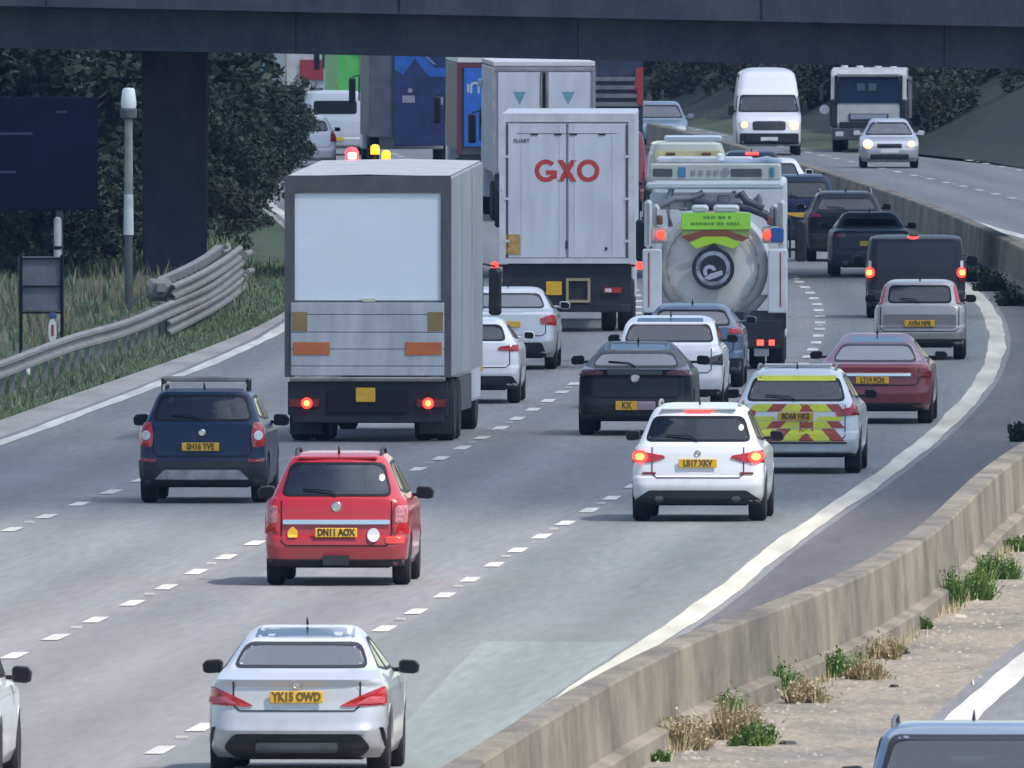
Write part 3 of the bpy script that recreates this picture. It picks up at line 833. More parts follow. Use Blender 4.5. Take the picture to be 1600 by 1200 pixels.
def make_car(name, label, cat, spec, loc, rz, group=None, rev=False):
    P = dict(spec)
    L, W, H = P['L'], P['W'], P['H']
    belt, top = P.get('belt', 0.95), P.get('top', 0.56)
    if 'width' not in P: P['width'] = W_(top, belt, W, P.get('zb', 0.2), H, P.get('shoulder', 0.045))
    wr = P.setdefault('wr', 0.32)
    P.setdefault('wy', (0.82, L - 0.88))
    zb = P.get('zb', 0.2); style = P.get('style', 'hatch')
    rr = P.get('rr', None)      # rear roof y
    if 'rear' not in P:
        if style in ('hatch', 'suv', 'mpv'):
            g = P.get('rake', 0.32)
            P['rear'] = [(zb, 0.14), (zb+0.07, 0.03), (0.5, 0.0), (0.60, 0.03), (0.63, 0.07), (belt-0.1, 0.10), (belt, 0.13),
                         (H-0.15, 0.13+g), (H-0.09, 0.14+g*1.1), (H-0.05, 0.15+g*1.15), (H-0.022, 0.36+g), (H-0.008, 0.62+g), (H, 0.95+g)]
        elif style == 'saloon':
            P['rear'] = [(zb, 0.16), (zb+0.08, 0.04), (0.5, 0.0), (0.62, 0.03), (belt-0.16, 0.05), (belt-0.03, 0.06), (belt, 0.10), (belt+0.035, 0.55),
                         (belt+0.06, 0.72), (H-0.11, 1.38), (H-0.05, 1.58), (H-0.022, 1.70), (H-0.008, 1.80), (H, 1.95)]
        elif style == 'van':
            P['rear'] = [(zb, 0.10), (zb+0.07, 0.0), (0.5, 0.0), (0.55, 0.04), (belt, 0.06), (H-0.2, 0.13), (H-0.07, 0.16), (H-0.04, 0.22), (H-0.015, 0.4), (H, 0.7)]
    if 'front' not in P:
        if style == 'van':
            P['front'] = [(zb, L-0.12), (zb+0.1, L), (0.6, L-0.02), (0.9, L-0.12), (1.08, L-0.55), (1.15, L-0.8), (H*0.82, L-1.55), (H-0.12, L-1.85), (H-0.05, L-2.1), (H-0.015, L-2.4), (H, L-2.8)]
        else:
            hb = belt - 0.08
            P['front'] = [(zb, L-0.14), (zb+0.1, L-0.01), (0.52, L), (0.66, L-0.05), (hb-0.12, L-0.16), (hb-0.04, L-0.34), (hb+0.03, L-0.80), (hb+0.07, L-1.15),
                          (H-0.12, L-1.95), (H-0.05, L-2.12), (H-0.022, L-2.25), (H-0.008, L-2.38), (H, L-2.5)]
    if style == 'van':
        P['width'] = P.get('vwidth', [(zb, W*0.95), (zb+.1, W*0.99), (0.6, W), (1.0, W), (1.1, W*.985), (H-0.3, W*0.90), (H-0.07, W*0.82), (H-0.04, W*0.78), (H-0.015, W*0.68), (H, W*0.5)])
    Sh = Shell(P)
    body_m = P['paint']
    root = empty(name, loc, rz)
    tag(root, label, cat, group)
    # ---- openings
    rw = P.get('rwin')          # (z0, z1, half-width bottom, half-width top)
    rear_cuts, front_cuts, side_cuts = [], [], []
    if rw:
        rpoly = poly_round([(-rw[2], rw[0]), (rw[2], rw[0]), (rw[3], rw[1]), (-rw[3], rw[1])], 0.09)
        rear_cuts.append(shrink(rpoly, 0.022))
    z0f = P.get('fz0', belt + 0.03); z1f = P.get('fz1', H - 0.10)
    wb, wt = Sh.w(z0f) - 0.07, Sh.w(z1f) - 0.07
    if style == 'van': wb, wt = Sh.w(z0f) - .06, Sh.w(z1f) - .10
    fpoly = poly_round([(-wb, z0f), (wb, z0f), (wt, z1f), (-wt, z1f)], 0.08)
    front_cuts.append(shrink(fpoly, 0.035))
    dlo = P.get('dlo')
    if dlo is None:
        z0, z1 = belt + 0.045, H - 0.11
        yF0, yF1 = Sh.yf(z0) - 0.42, Sh.yf(z1) - 0.25
        yR0, yR1 = Sh.yr(z0) + 0.42, Sh.yr(z1) + 0.36
        if style == 'saloon': yR0, yR1 = Sh.yr(z0) + 0.62, Sh.yr(z1) + 0.25
        if style == 'van': yR0 = yR1 = L - 2.75
        mid = (yR0 + yF0) / 2
        dlos = [[(yR0, z0+0.05), (mid-0.04, z0), (mid-0.04, z1), (yR1, z1-0.02)], [(mid+0.04, z0), (yF0, z0), (yF1, z1-0.01), (mid+0.04, z1)]]
        if style == 'van': dlos = [[(yR0, z0), (yF0, z0), (yF1, z1), (yR1, z1)]]
    else: dlos = dlo
    dlos = [poly_round(d, 0.05) for d in dlos]
    for d in dlos: side_cuts.append(shrink(d, 0.03))
    body = Sh.mesh(rear_cuts, front_cuts, side_cuts).build("body", body_m, root, smooth=32)
    MB().box(-W+0.26, W-0.26, 0.25, L-0.3, zb-0.02, 0.50).build("underbody", M_UNDER, root)
    # ---- glass
    gm = P.get('glass', G_TINT)
    if rw:
        m_ = MB(); frame_ring(m_, Sh.rearp, rpoly, P.get('rframe', 0.032), 0.006); fr = m_.build("window_frame", P.get('rframe_mat', M_TRIM), root, smooth=40)
        m_ = MB(); patch(m_, Sh.rearp, shrink(rpoly, 0.018), 0.0035, thick=False); m_.build("rear_window", P.get('rglass', gm), root, smooth=60)
        if P.get('wiper', style != 'saloon'):
            zw = rw[0] + 0.04
            MB().tube([Sh.rearp(0, zw-0.03, 0.03), Sh.rearp(-0.1, zw + 0.03, 0.035), Sh.rearp(-rw[2]*0.62, zw + 0.05, 0.025)], 0.010, 6).build("wiper", M_TRIM, root)
        if P.get('sticker'):
            m_ = MB(); patch(m_, Sh.rearp, oval(rw[2]*0.80, rw[0]*0.45+rw[1]*0.55, 0.035, 0.045), 0.009); m_.build("window_sticker", M_CLEAR, root)
    m_ = MB(); frame_ring(m_, Sh.frontp, fpoly, 0.045, 0.006); m_.build("window_frame", M_TRIM, root, smooth=40)
    m_ = MB(); patch(m_, Sh.frontp, shrink(fpoly, 0.03), 0.0035, thick=False); m_.build("windscreen", P.get('fglass', G_SCREEN), root, smooth=60)
    for sg in (1, -1):
        for d in dlos:
            m_ = MB(); frame_ring(m_, Sh.sidep(sg), d, 0.035, 0.006); m_.build("window_frame", M_TRIM, root, smooth=40)
            m_ = MB(); patch(m_, Sh.sidep(sg), shrink(d, 0.025), 0.003, thick=False); m_.build("side_window", gm, root, smooth=60)
    # ---- cabin seen through the glass
    zs_ = belt - 0.08
    y2 = max(Sh.yr(belt) + 0.75, Sh.yr(H-0.05) + 0.12)
    if style != 'van':
        MB().box(-W+0.16, W-0.16, Sh.yr(belt)+0.16, y2-0.12, zs_-0.05, zs_).build("parcel_shelf", M_SEAT, root)
        m_ = MB(); m_.cbox(0, y2, belt-0.15, 2*W-0.42, 0.16, 0.55, 0.04)
        hz_ = min(0.10, H - belt - 0.30)
        if hz_ > 0.03:
            for x in (-0.42, 0.42): m_.cbox(x, y2, belt+0.125+hz_/2-.02, 0.23, 0.09, hz_+.04, 0.02)
        m_.build("rear_seat", M_SEAT, root, smooth=30)
    yfs = L - P.get('fseat', 2.35)
    hr = min(0.16, H - belt - 0.30)
    for x in (-0.37, 0.37):
        m_ = MB(); m_.cbox(x, yfs, belt-0.12, 0.48, 0.15, 0.70, 0.05)
        m_.cbox(x, yfs-0.02, belt+0.22+hr/2-.02, 0.24, 0.10, hr+.06, 0.03)
        m_.build("front_seat", M_SEAT, root, smooth=30)
    MB().box(-W+0.12, W-0.12, Sh.yf(z0f)-0.75, Sh.yf(z0f)-0.3, belt-0.35, belt-0.02).build("dashboard", M_SEAT, root)
    if style == 'van': MB().box(-W+0.1, W-0.1, L-2.85, L-2.8, 0.5, H-0.2).build("bulkhead", M_SEAT, root)
    # ---- lights
    lit = P.get('lit', 0)
    for sg in (1, -1):
        for i, lp in enumerate(P.get('tail', [])):
            poly = lp['p'] if sg == 1 else mirrored(lp['p'])
            m_ = MB(); patch(m_, Sh.rearp, poly, lp.get('off', 0.014))
            tl = m_.build("tail_light", lp.get('m', M_RED), root, smooth=35)
            if lp.get('in'):
                m_ = MB(); q = lp['in'] if sg == 1 else mirrored(lp['in']); patch(m_, Sh.rearp, q, lp.get('off', 0.014) + 0.006)
                m_.build("lens", lp.get('inm', M_CLEAR), tl, smooth=35)
            if lp.get('lamp') and lit:
                m_ = MB(); cx, cz, a, b = lp['lamp']; patch(m_, Sh.rearp, oval(sg*cx, cz, a, b), 0.026); m_.build("lamp", M_BRAKE, tl)
                m_ = MB(); patch(m_, Sh.rearp, oval(sg*cx, cz, a*0.55, b*0.55), 0.034); m_.build("lamp_core", M_BRAKEC, tl)
    hb = P.get('high_brake')
    if hb:
        m_ = MB(); patch(m_, Sh.rearp, rect(0, hb[0], hb[1], hb[2], r=0.02), 0.03); m_.build("high_brake_light", M_BRAKE if hb[3] else M_DRED, root)
    if P.get('spoiler'):
        z = H - 0.065; y0 = Sh.yr(z) - P['spoiler']; hw = Sh.w(z) * 0.93
        m_ = MB(); m_.add([(-hw*.9, y0, z-0.015), (hw*.9, y0, z-0.015), (hw, y0+0.35+P['spoiler'], z-0.04), (-hw, y0+0.35+P['spoiler'], z-0.04),
                           (-hw*.9, y0, z+0.015), (hw*.9, y0, z+0.015), (hw*.9, y0+0.4+P['spoiler'], z+0.055), (-hw*.9, y0+0.4+P['spoiler'], z+0.055)],
                          [(0,3,2,1),(4,5,6,7),(0,1,5,4),(1,2,6,5),(2,3,7,6),(3,0,4,7)])
        m_.build("spoiler", P.get('spoiler_mat', body_m), root, bevel=0.008)
    # ---- bumper, trims and plate
    for i, (nm, poly, m, off) in enumerate(P.get('rear_bits', [])):
        mb_ = MB(); patch(mb_, Sh.rearp, poly, off, rings=(1.0, 0.9, 0.75, 0.6, 0.45, 0.3, 0.15)); mb_.build(nm, m, root, smooth=35)
    if P.get('plate'):
        cx, cz, w_, h_, txt = P['plate']
        y = min(Sh.R_(cx, cz + h_/2), Sh.R_(cx, cz - h_/2)) - 0.03
        pl = MB().cbox(cx, y, cz, w_, 0.02, h_, 0.006).build("number_plate", P.get('plate_mat', M_PLATE), root)
        if txt: text_obj("lettering", txt, h_ * 1.02, P.get('ink', M_INK), pl, (cx, y - 0.012, cz), bold=0.006, sx=0.78 if len(txt) < 9 else 0.68)
    if P.get('badge'):
        cx, cz, r_ = P['badge']
        MB().lathe([(0, r_), (-0.012, r_), (-0.02, r_*0.8), (-0.014, r_*0.7), (-.014, 0)], (cx, Sh.R_(cx, cz), cz), 'y', 20).build("badge", P.get('badge_mat', M_CHROME), root, smooth=30)
    if P.get('rear_bar'):
        z, hw, th, m = P['rear_bar']
        mb_ = MB(); patch(mb_, Sh.rearp, rect(0, z, 2*hw, th, r=0.012), 0.03, rings=(1.0, .9, .75, .6, .45, .3, .15)); mb_.build("chrome_strip", m, root, smooth=30)
    # ---- front
    hl = P.get('head', dict(z=belt-0.24, x=W*0.72, a=0.17, b=0.075))
    for sg in (1, -1):
        m_ = MB(); patch(m_, Sh.frontp, oval(sg*hl['x'], hl['z'], hl['a'], hl['b']), 0.014)
        h_o = m_.build("headlight", M_CLEAR, root, smooth=35)
        if P.get('lights_on'):
            m_ = MB(); r_ = P['lights_on'] if not isinstance(P['lights_on'], tuple) else P['lights_on'][0 if sg == 1 else 1]
            patch(m_, Sh.frontp, oval(sg*hl['x'], hl['z'], r_, r_), 0.028); m_.build("lamp", M_HEAD, h_o)
    m_ = MB(); patch(m_, Sh.frontp, rect(0, belt-0.27, W*0.85, 0.12, r=0.03), 0.012); m_.build("grille", M_TRIM, root)
    m_ = MB(); patch(m_, Sh.frontp, rect(0, zb+0.13, W*1.3, 0.15, r=0.04), 0.012); m_.build("air_intake", M_BLACK, root)
    y = Sh.F_(0, 0.5) + 0.02
    MB().cbox(0, y, 0.5, 0.52, 0.015, 0.11, 0.004).build("number_plate", M_PLATEW, root)
    # ---- mirrors
    my = L - P.get('mirror_back', 1.75); mz = P.get('mirror_z', belt + 0.09); mm = P.get('mirror_mat', body_m)
    mw, mh = P.get('mirror_size', (0.19, 0.14))
    for sg in (1, -1):
        xs = Sh.w(mz) * Sh.T(my); xm = max(W - 0.03, xs + 0.04) + mw*0.5 + 0.01
        m_ = MB(); pr = [(0, -mh*0.35), (0.0, mh*0.35), (mw*0.15, mh*0.5), (mw*0.8, mh*0.45), (mw, mh*0.15), (mw*0.95, -mh*0.4), (mw*0.7, -mh*0.5), (mw*.15, -mh*.45)]
        m_.prism([(sg*(xm - mw*0.5 + a) , mz + b) for a, b in pr], my-0.05, my+0.10)
        m_.tube([(sg*(xs-0.03), my+0.06, mz-0.03), (sg*(xm - mw*0.4), my+0.04, mz-0.03)], 0.025, 6)
        mo = m_.build("wing_mirror", mm, root, bevel=0.015)
        MB().prism([(sg*(xm - mw*0.5 + 0.02 + a*0.8) , mz + b*0.78) for a, b in pr], my-0.055, my-0.049).build("mirror_glass", M_TRIM, mo)
    # ---- roof fittings
    if P.get('rails'):
        for sg in (1, -1):
            x = sg*(Sh.w(H-0.05) - 0.035); ya, yb = Sh.yr(H-0.05)+0.15, Sh.yf(H-0.05)-0.3
            MB().tube([(x, ya, H-0.06), (x, ya+0.12, H+0.025), (x, (ya+yb)/2, H+0.04), (x, yb-0.12, H+0.02), (x, yb, H-0.06)], 0.02, 6).build("roof_rail", P.get('rail_mat', M_BLACK), root, smooth=50)
    if P.get('bars'):
        for yb in (Sh.yr(H-0.05)+0.55, Sh.yf(H-.05)-0.65):
            MB().cbox(0, yb, H+0.115, 2*top+P.get('bar_over', 0.05), 0.08, 0.07, 0.015).build("roof_bar", M_STEEL, root)
        for sg in (1, -1):
            for yb in (Sh.yr(H-0.05)+0.55, Sh.yf(H-.05)-0.65): MB().cbox(sg*(top-0.01), yb, H+0.02, 0.05, 0.10, 0.2, 0.01).build("bar_foot", M_BLACK, root)
    if P.get('antenna', True):
        ya = Sh.yr(H-0.03) + 0.10
        m_ = MB(); m_.tube([(0, ya+0.1, H-0.02), (0, ya-0.02, H+0.07)], 0.018, 6, r2=0.006); m_.build("antenna", M_TRIM, root)
    if P.get('panorama'):
        y0, y1 = P['panorama']
        m_ = MB(); hw = P.get('pano_w', top*0.88)
        patch(m_, Sh.rearp, poly_round([(-hw-.02, y0), (hw+.02, y0), (hw, y1), (-hw, y1)], .02), 0.004, thick=False)
        m_.build("glass_roof", M_ROOFG, root, smooth=50)
    # door seams
    for sg in (1, -1):
        for yy in (P['wy'][0] + wr + 0.15, (P['wy'][0] + P['wy'][1]) / 2 + 0.1, P['wy'][1] - wr - 0.12):
            m_ = MB(); pts = [(sg*(Sh.w(z)*Sh.T(yy)), yy, z) for z in (zb+0.16, 0.45, 0.7, belt-0.05)]; q = []
            for p_ in pts: q += [(p_[0]+sg*.003, p_[1]-.006, p_[2]), (p_[0]+sg*.003, p_[1]+.006, p_[2])]
            m_.add(q, [(0,1,3,2), (2,3,5,4), (4,5,7,6)]); m_.build("door_seam", M_TRIM, root)
    # bonnet-side tailgate seam
    if rw and P.get('gate', True):
        zg = P.get('gate_z', 0.60); hw = P.get('gate_w', W*0.80)
        m_ = MB()
        path = [(-hw, belt-0.02), (-hw, zg+0.05), (-hw+0.06, zg), (hw-0.06, zg), (hw, zg+0.05), (hw, belt-0.02)]
        pth = []
        for a, b in zip(path[:-1], path[1:]):
            k = max(1, int(math.hypot(b[0]-a[0], b[1]-a[1])/0.06))
            pth += [(a[0]+(b[0]-a[0])*j/k, a[1]+(b[1]-a[1])*j/k) for j in range(k)]
        pth.append(path[-1])
        for i in range(len(pth)-1):
            a, b = pth[i], pth[i+1]; dx, dz = b[0]-a[0], b[1]-a[1]; l = math.hypot(dx, dz); nx_, nz_ = -dz/l*0.007, dx/l*0.007
            q = [Sh.rearp(a[0]-nx_, a[1]-nz_, .005), Sh.rearp(b[0]-nx_, b[1]-nz_, .005), Sh.rearp(b[0]+nx_, b[1]+nz_, .005), Sh.rearp(a[0]+nx_, a[1]+nz_, .005)]
            m_.add(q, [(0, 1, 2, 3)])
        m_.build("tailgate_seam", M_TRIM, root)
    # ---- wheels
    for yw in P['wy']:
        for sg in (1, -1): wheel(root, sg*(W - 0.125), yw, wr, P.get('tw', 0.215), sg, P.get('rim', M_RIM))
    root["_shell"] = 0
    del root["_shell"]
    return root, Sh

def place(px, py):           # rear contact point on the road at this pixel
    x, y, z = at(px, py)
    return x, y
def heading(y): return -math.atan(slope(y))
def rear_facing(name, label, cat, spec, px, py, dh=0.0, **k):
    x, y = place(px, py)
    return make_car(name, label, cat, spec, (x, y, 0.0), heading(y + 2) + dh, **k)
def oncoming(name, label, cat, spec, px, py, dh=0.0, **k):
    x, y = place(px, py); rz = PI + heading(y) + dh
    d = Vector((-math.sin(rz), math.cos(rz), 0))
    o = Vector((x, y, 0)) - d * spec['L']
    return make_car(name, label, cat, spec, o, rz, **k)
# ---------------------------------------------------------------- the cars
P_SILVER = paint("silver_paint", (0.60, 0.615, 0.645), metal=0.30)
P_WHITE = paint("white_paint", (0.78, 0.79, 0.81))
P_RED = paint("red_paint", (0.42, 0.010, 0.022))
P_DRED = paint("deep_red_paint", (0.19, 0.008, 0.018))
P_NAVY = paint("navy_paint", (0.012, 0.028, 0.07))
P_BLACKC = paint("black_paint", (0.012, 0.014, 0.02))
P_CHAR = paint("charcoal_paint", (0.022, 0.025, 0.032))
P_BLUEG = paint("blue_grey_paint", (0.09, 0.13, 0.20), metal=0.3)
P_GREYS = paint("warm_silver_paint", (0.40, 0.38, 0.37), metal=0.3)
P_MAROON = paint("maroon_paint", (0.22, 0.02, 0.03))
P_LBLUE = paint("pale_blue_paint", (0.24, 0.30, 0.37), metal=0.3)
P_SLATE = paint("slate_blue_paint", (0.12, 0.17, 0.26), metal=0.4)
P_CREAM = paint("cream_paint", (0.55, 0.55, 0.47))
lw = lambda W, a, b: None

# 1 silver coupe saloon, nearest
tl = poly_round([(0.86, 0.72), (0.50, 0.70), (0.42, 0.71), (0.60, 0.80), (0.83, 0.90), (0.86, 0.88)], 0.02)
clw = dict(L=4.6, W=0.89, H=1.45, top=0.53, belt=0.965, style='saloon', paint=P_SILVER, wr=0.33, zb=0.2,
    rear=[(0.2, 0.2), (0.28, 0.06), (0.47, 0.0), (0.55, 0.03), (0.72, 0.05), (0.90, 0.05), (0.965, 0.0), (0.985, 0.12), (1.025, 0.5), (1.06, 0.72), (1.295, 1.34), (1.318, 1.42), (1.340, 1.50), (1.425, 1.98), (1.44, 2.04), (1.45, 2.1)],
    rwin=(1.058, 1.302, 0.67, 0.56), rglass=G_SKY, tail=[dict(p=tl, m=M_RED, **{'in': poly_round([(0.84, 0.735), (0.58, 0.725), (0.70, 0.80), (0.84, 0.80)], .02)}, inm=mat("pale_red_lens", (0.55, 0.10, 0.12), .2, coat=.4))],
    plate=(0.0, 0.795, 0.52, 0.115, "YK15 OWD"), badge=(0.0, 0.915, 0.042), mirror_mat=M_BLACK, mirror_size=(0.20, 0.14), mirror_z=1.02, mirror_back=1.85,
    rear_bits=[("diffuser", poly_round([(-0.62, 0.20), (0.62, 0.20), (0.72, 0.30), (0.62, 0.43), (-0.62, 0.43), (-0.72, 0.30)], 0.05), M_BLACK, 0.012),
               ("diffuser_panel", rect(0, 0.30, 0.80, 0.10, r=.03), M_GREYP, 0.03),
               ("bumper_lip", rect(0, 0.455, 1.34, 0.035, r=.015), P_SILVER, 0.03)],
    panorama=(1.336, 1.428), pano_w=.47, gate_z=0.66, gate_w=0.62, rc=0.26, bow=0.07, antenna=True, rtaper=0.05)
c, Sh = rear_facing("silver_saloon", "silver four door coupe with black mirrors, nearest car at the bottom of the picture", "car", clw, 463, 1217)
for sg in (1, -1):
    m_ = MB(); pl = poly_round([(0.80, 0.50), (0.835, 0.50), (0.87, 0.34), (0.85, 0.30)], .01)
    patch(m_, Sh.rearp, pl if sg == 1 else mirrored(pl), 0.008); m_.build("bumper_vent", M_TRIM, c)

# 2 red people carrier
tl = poly_round([(0.895, 0.64), (0.70, 0.66), (0.69, 0.84), (0.73, 1.08), (0.88, 1.10), (0.895, 1.0)], 0.03)
red = dict(L=4.45, W=0.90, H=1.64, top=0.56, belt=1.07, style='mpv', paint=P_RED, wr=0.32, zb=0.24, rake=0.34, rails=True, spoiler=0.02,
    rwin=(1.105, 1.52, 0.69, 0.575), rframe_mat=M_TRIM, rglass=G_CLEAR, glass=G_TINT, sticker=True,
    tail=[dict(p=tl, m=M_RED, **{'in': poly_round([(0.86, 0.78), (0.72, 0.78), (0.73, 0.99), (0.86, 1.0)], .03)}, inm=mat("pink_lens", (0.45, 0.16, 0.18), .2, coat=.5, var=.4, vscale=20))],
    plate=(0.0, 0.66, 0.52, 0.115, "DN11 AOX"), ink=M_INKD, badge=(0.0, 0.98, 0.062), rear_bar=(0.79, 0.66, 0.055, M_CHROME), mirror_mat=M_BLACK, mirror_size=(0.22, 0.16), mirror_z=1.10,
    rear_bits=[("bumper_lower", poly_round([(-0.88, 0.24), (0.88, 0.24), (0.86, 0.33), (-0.86, 0.33)], .02), M_BLACK, 0.012),
               ("fog_light", rect(0.72, 0.57, 0.22, 0.09, r=.03), mat("orange_red_lens", (0.6, 0.06, 0.03), .2, coat=.5), 0.012),
               ("round_badge", oval(0.46, 0.63, 0.075, 0.085), M_CLEAR, 0.03)], gate_z=0.50, gate_w=0.68)
c, Sh = rear_facing("red_people_carrier", "bright red people carrier with a chrome tailgate strip and black roof rails", "car", red, 525, 916)
m_ = MB(); patch(m_, Sh.rearp, poly_round([(-0.60, 0.60), (-0.48, 0.60), (-0.48, 0.68), (-0.54, 0.74), (-0.60, 0.68)], .02), 0.02); m_.build("sticker", M_PLATE, c)
MB().box(-0.16, 0.16, -0.06, 0.06, 0.26, 0.38).build("tow_mount", M_BLACK, c)

# 3 navy compact suv
tl = poly_round([(0.865, 0.80), (0.70, 0.78), (0.68, 0.95), (0.71, 1.13), (0.85, 1.13), (0.865, 1.0)], 0.03)
yet = dict(L=4.22, W=0.895, H=1.60, top=0.60, belt=1.10, style='suv', paint=P_NAVY, wr=0.34, zb=0.24, rake=0.24, bars=True, rails=True, rail_mat=M_STEEL,
    rwin=(1.145, 1.51, 0.70, 0.60), rglass=G_TINT, glass=G_DARK, tw=0.225,
    tail=[dict(p=tl, **{'in': oval(0.775, 0.95, 0.055, 0.065)})], plate=(-0.02, 0.79, 0.52, 0.115, "SH16 TVE"), badge=(0.0, 0.985, 0.05),
    mirror_mat=P_NAVY, mirror_size=(0.22, 0.17), mirror_z=1.12,
    rear_bits=[("bumper_lower", poly_round([(-0.9, 0.24), (0.9, 0.24), (0.885, 0.60), (0.5, 0.60), (-0.5, 0.60), (-0.885, 0.60)], .03), M_BLACK, 0.016),
               ("skid_plate", poly_round([(-0.66, 0.335), (0.66, 0.335), (0.52, 0.47), (-0.52, 0.47)], .03), mat("skid_silver", (0.42, 0.44, 0.47), .35, metal=.6, var=.3, vscale=5), 0.035),
               ("reflector", rect(-0.74, 0.60, 0.20, 0.055, r=.015), M_DRED, 0.028), ("reflector", rect(0.74, 0.60, 0.20, 0.055, r=.015), M_DRED, 0.028)],
    gate_z=0.66, gate_w=0.68)
c, Sh = rear_facing("navy_suv", "dark navy compact SUV with silver roof bars and a silver skid plate", "car", yet, 315, 787)

# 4 white suv, brakes on
tl = poly_round([(0.905, 0.80), (0.62, 0.81), (0.44, 0.865), (0.46, 0.90), (0.66, 0.935), (0.90, 0.985)], 0.02)
bm = dict(L=4.4, W=0.91, H=1.59, top=0.58, belt=1.03, style='suv', paint=P_WHITE, wr=0.34, zb=0.24, rake=0.36, lit=1, spoiler=0.06, tw=0.235,
    rwin=(1.085, 1.43, 0.72, 0.61), rglass=G_DARK, glass=G_DARK, sticker=True, high_brake=(1.515, 0.36, 0.06, 1),
    tail=[dict(p=tl, m=M_RED, lamp=(0.775, 0.885, 0.095, 0.085))], plate=(0.0, 0.795, 0.52, 0.115, "LB17 XKV"), badge=(0.0, 0.93, 0.045),
    mirror_mat=M_BLACK, rails=True, rail_mat=M_STEEL,
    rear_bits=[("bumper_lower", poly_round([(-0.90, 0.24), (0.90, 0.24), (0.80, 0.33), (0.66, 0.43), (-0.66, 0.43), (-0.80, 0.33)], .03), M_BLACK, 0.016),
               ("reflector", rect(-0.66, 0.66, 0.18, 0.03, r=.01), M_DRED, 0.012), ("reflector", rect(0.66, 0.66, 0.18, 0.03, r=.01), M_DRED, 0.012),
               ("exhaust", oval(-0.52, 0.31, 0.06, 0.045), M_GREYP, 0.04), ("exhaust", oval(0.52, 0.31, 0.06, 0.045), M_GREYP, 0.04)], gate_z=0.60, gate_w=0.62)
c, Sh = rear_facing("white_suv", "white SUV with glowing red and orange brake lights and tinted rear glass", "car", bm, 1090, 816)

# 5 traffic officer suv with yellow and red chevrons
M_YEL = mat("fluor_yellow", (0.72, 0.74, 0.05), 0.45, var=0.1)
M_ORG = mat("chevron_red", (0.42, 0.07, 0.04), 0.45, var=0.1)
tl = poly_round([(0.93, 0.86), (0.60, 0.84), (0.58, 0.92), (0.80, 0.98), (0.85, 1.22), (0.90, 1.22)], 0.02)
hx = dict(L=4.68, W=0.94, H=1.54, top=0.60, belt=1.03, style='suv', paint=P_WHITE, wr=0.35, zb=0.26, rake=0.40, rails=True, rail_mat=M_STEEL, tw=0.235,
    rwin=(1.06, 1.41, 0.73, 0.62), rglass=G_TINT, glass=G_DARK, tail=[dict(p=tl, m=M_RED)], plate=(0.0, 0.84, 0.52, 0.115, "BD68 HKE"), mirror_mat=M_BLACK,
    rear_bits=[("bumper_lower", poly_round([(-0.92, 0.26), (0.92, 0.26), (0.90, 0.30), (-0.90, 0.30)], .02), M_BLACK, 0.016),
               ("bumper_line", rect(0, 0.455, 1.5, 0.025, r=.01), M_BLACK, 0.014)], gate_z=0.5, gate_w=0.72)
c, Sh = rear_facing("patrol_suv", "white patrol SUV with fluorescent yellow and red chevrons across its tailgate", "car", hx, 1243, 741)
def clip_stripe(x0, x1, z0, z1, sl): return [(x0 + sl*0, z0), (x1, z0), (x1 + sl, z1), (x0 + sl, z1)]
ym, rm = MB(), MB()
for row, (z0, z1) in enumerate(((0.48, 0.66), (0.67, 0.77), (0.91, 1.02))):
    k = 0; xx = -0.70
    while xx < 0.70:
        wd = 0.27 if k % 2 == 0 else 0.20
        sl = (0.16 if xx < -0.1 else -0.16 if xx > 0.1 else 0) * (z1 - z0) / 0.18
        a, b = max(-0.72, xx), min(0.72, xx + wd)
        a2, b2 = max(-0.72, min(0.72, a + sl)), max(-0.72, min(0.72, b + sl))
        m_ = MB(); patch(m_, Sh.rearp, [(a, z0), (b, z0), (b2 + 1e-3, z1), (a2, z1)], 0.006, thick=False)
        m_.build('chevron_stripe', M_YEL if k % 2 == 0 else M_ORG, c)
        xx += wd + 0.005; k += 1
for sg in (1, -1):
    m_ = MB(); patch(m_, Sh.rearp, [(sg*0.30, 0.78), (sg*0.70, 0.78), (sg*0.66, 0.84), (sg*0.32, 0.84)], 0.006, thick=False); m_.build('chevron_stripe', M_YEL, c)
m_ = MB(); patch(m_, Sh.rearp, rect(0, 1.392, 1.14, 0.075, r=.02), 0.012); m_.build("window_banner", M_YEL, c)
MB().cbox(0, 1.2, 1.565, 1.0, 0.25, 0.05, .02).build("light_bar", M_CLEAR, c)

# 6 deep red liftback
tl = poly_round([(0.93, 0.74), (0.62, 0.74), (0.60, 0.80), (0.86, 0.86), (0.93, 0.85)], 0.02)
te = dict(L=4.97, W=0.92, H=1.41, top=0.53, belt=0.955, style='saloon', paint=P_DRED, wr=0.34, zb=0.22, tw=0.24,
    rear=[(0.22, 0.16), (0.30, 0.03), (0.5, 0), (0.6, 0.03), (0.80, 0.05), (0.90, 0.05), (0.955, 0.10), (0.98, 0.30), (1.255, 1.30), (1.28, 1.42), (1.375, 2.0), (1.39, 2.1), (1.402, 2.2), (1.41, 2.35)],
    rwin=(0.985, 1.258, 0.68, 0.54), rglass=G_SKY, glass=G_DARK, tail=[dict(p=tl, m=M_DRED)], plate=(-0.03, 0.70, 0.52, 0.11, "LT19 FCN"),
    rear_bar=(0.79, 0.58, 0.05, M_CHROME), mirror_mat=M_BLACK, mirror_size=(.2, .13),
    rear_bits=[("bumper_lower", poly_round([(-0.88, 0.22), (0.88, 0.22), (0.74, 0.34), (-0.74, 0.34)], .03), M_BLACK, 0.016)], gate_z=0.62, gate_w=0.70, panorama=(1.275, 1.368), pano_w=.46, rc=0.22)
rear_facing("red_liftback", "deep red liftback with a chrome strip between its tail lights, beside the white edge line", "car", te, 1366, 663)

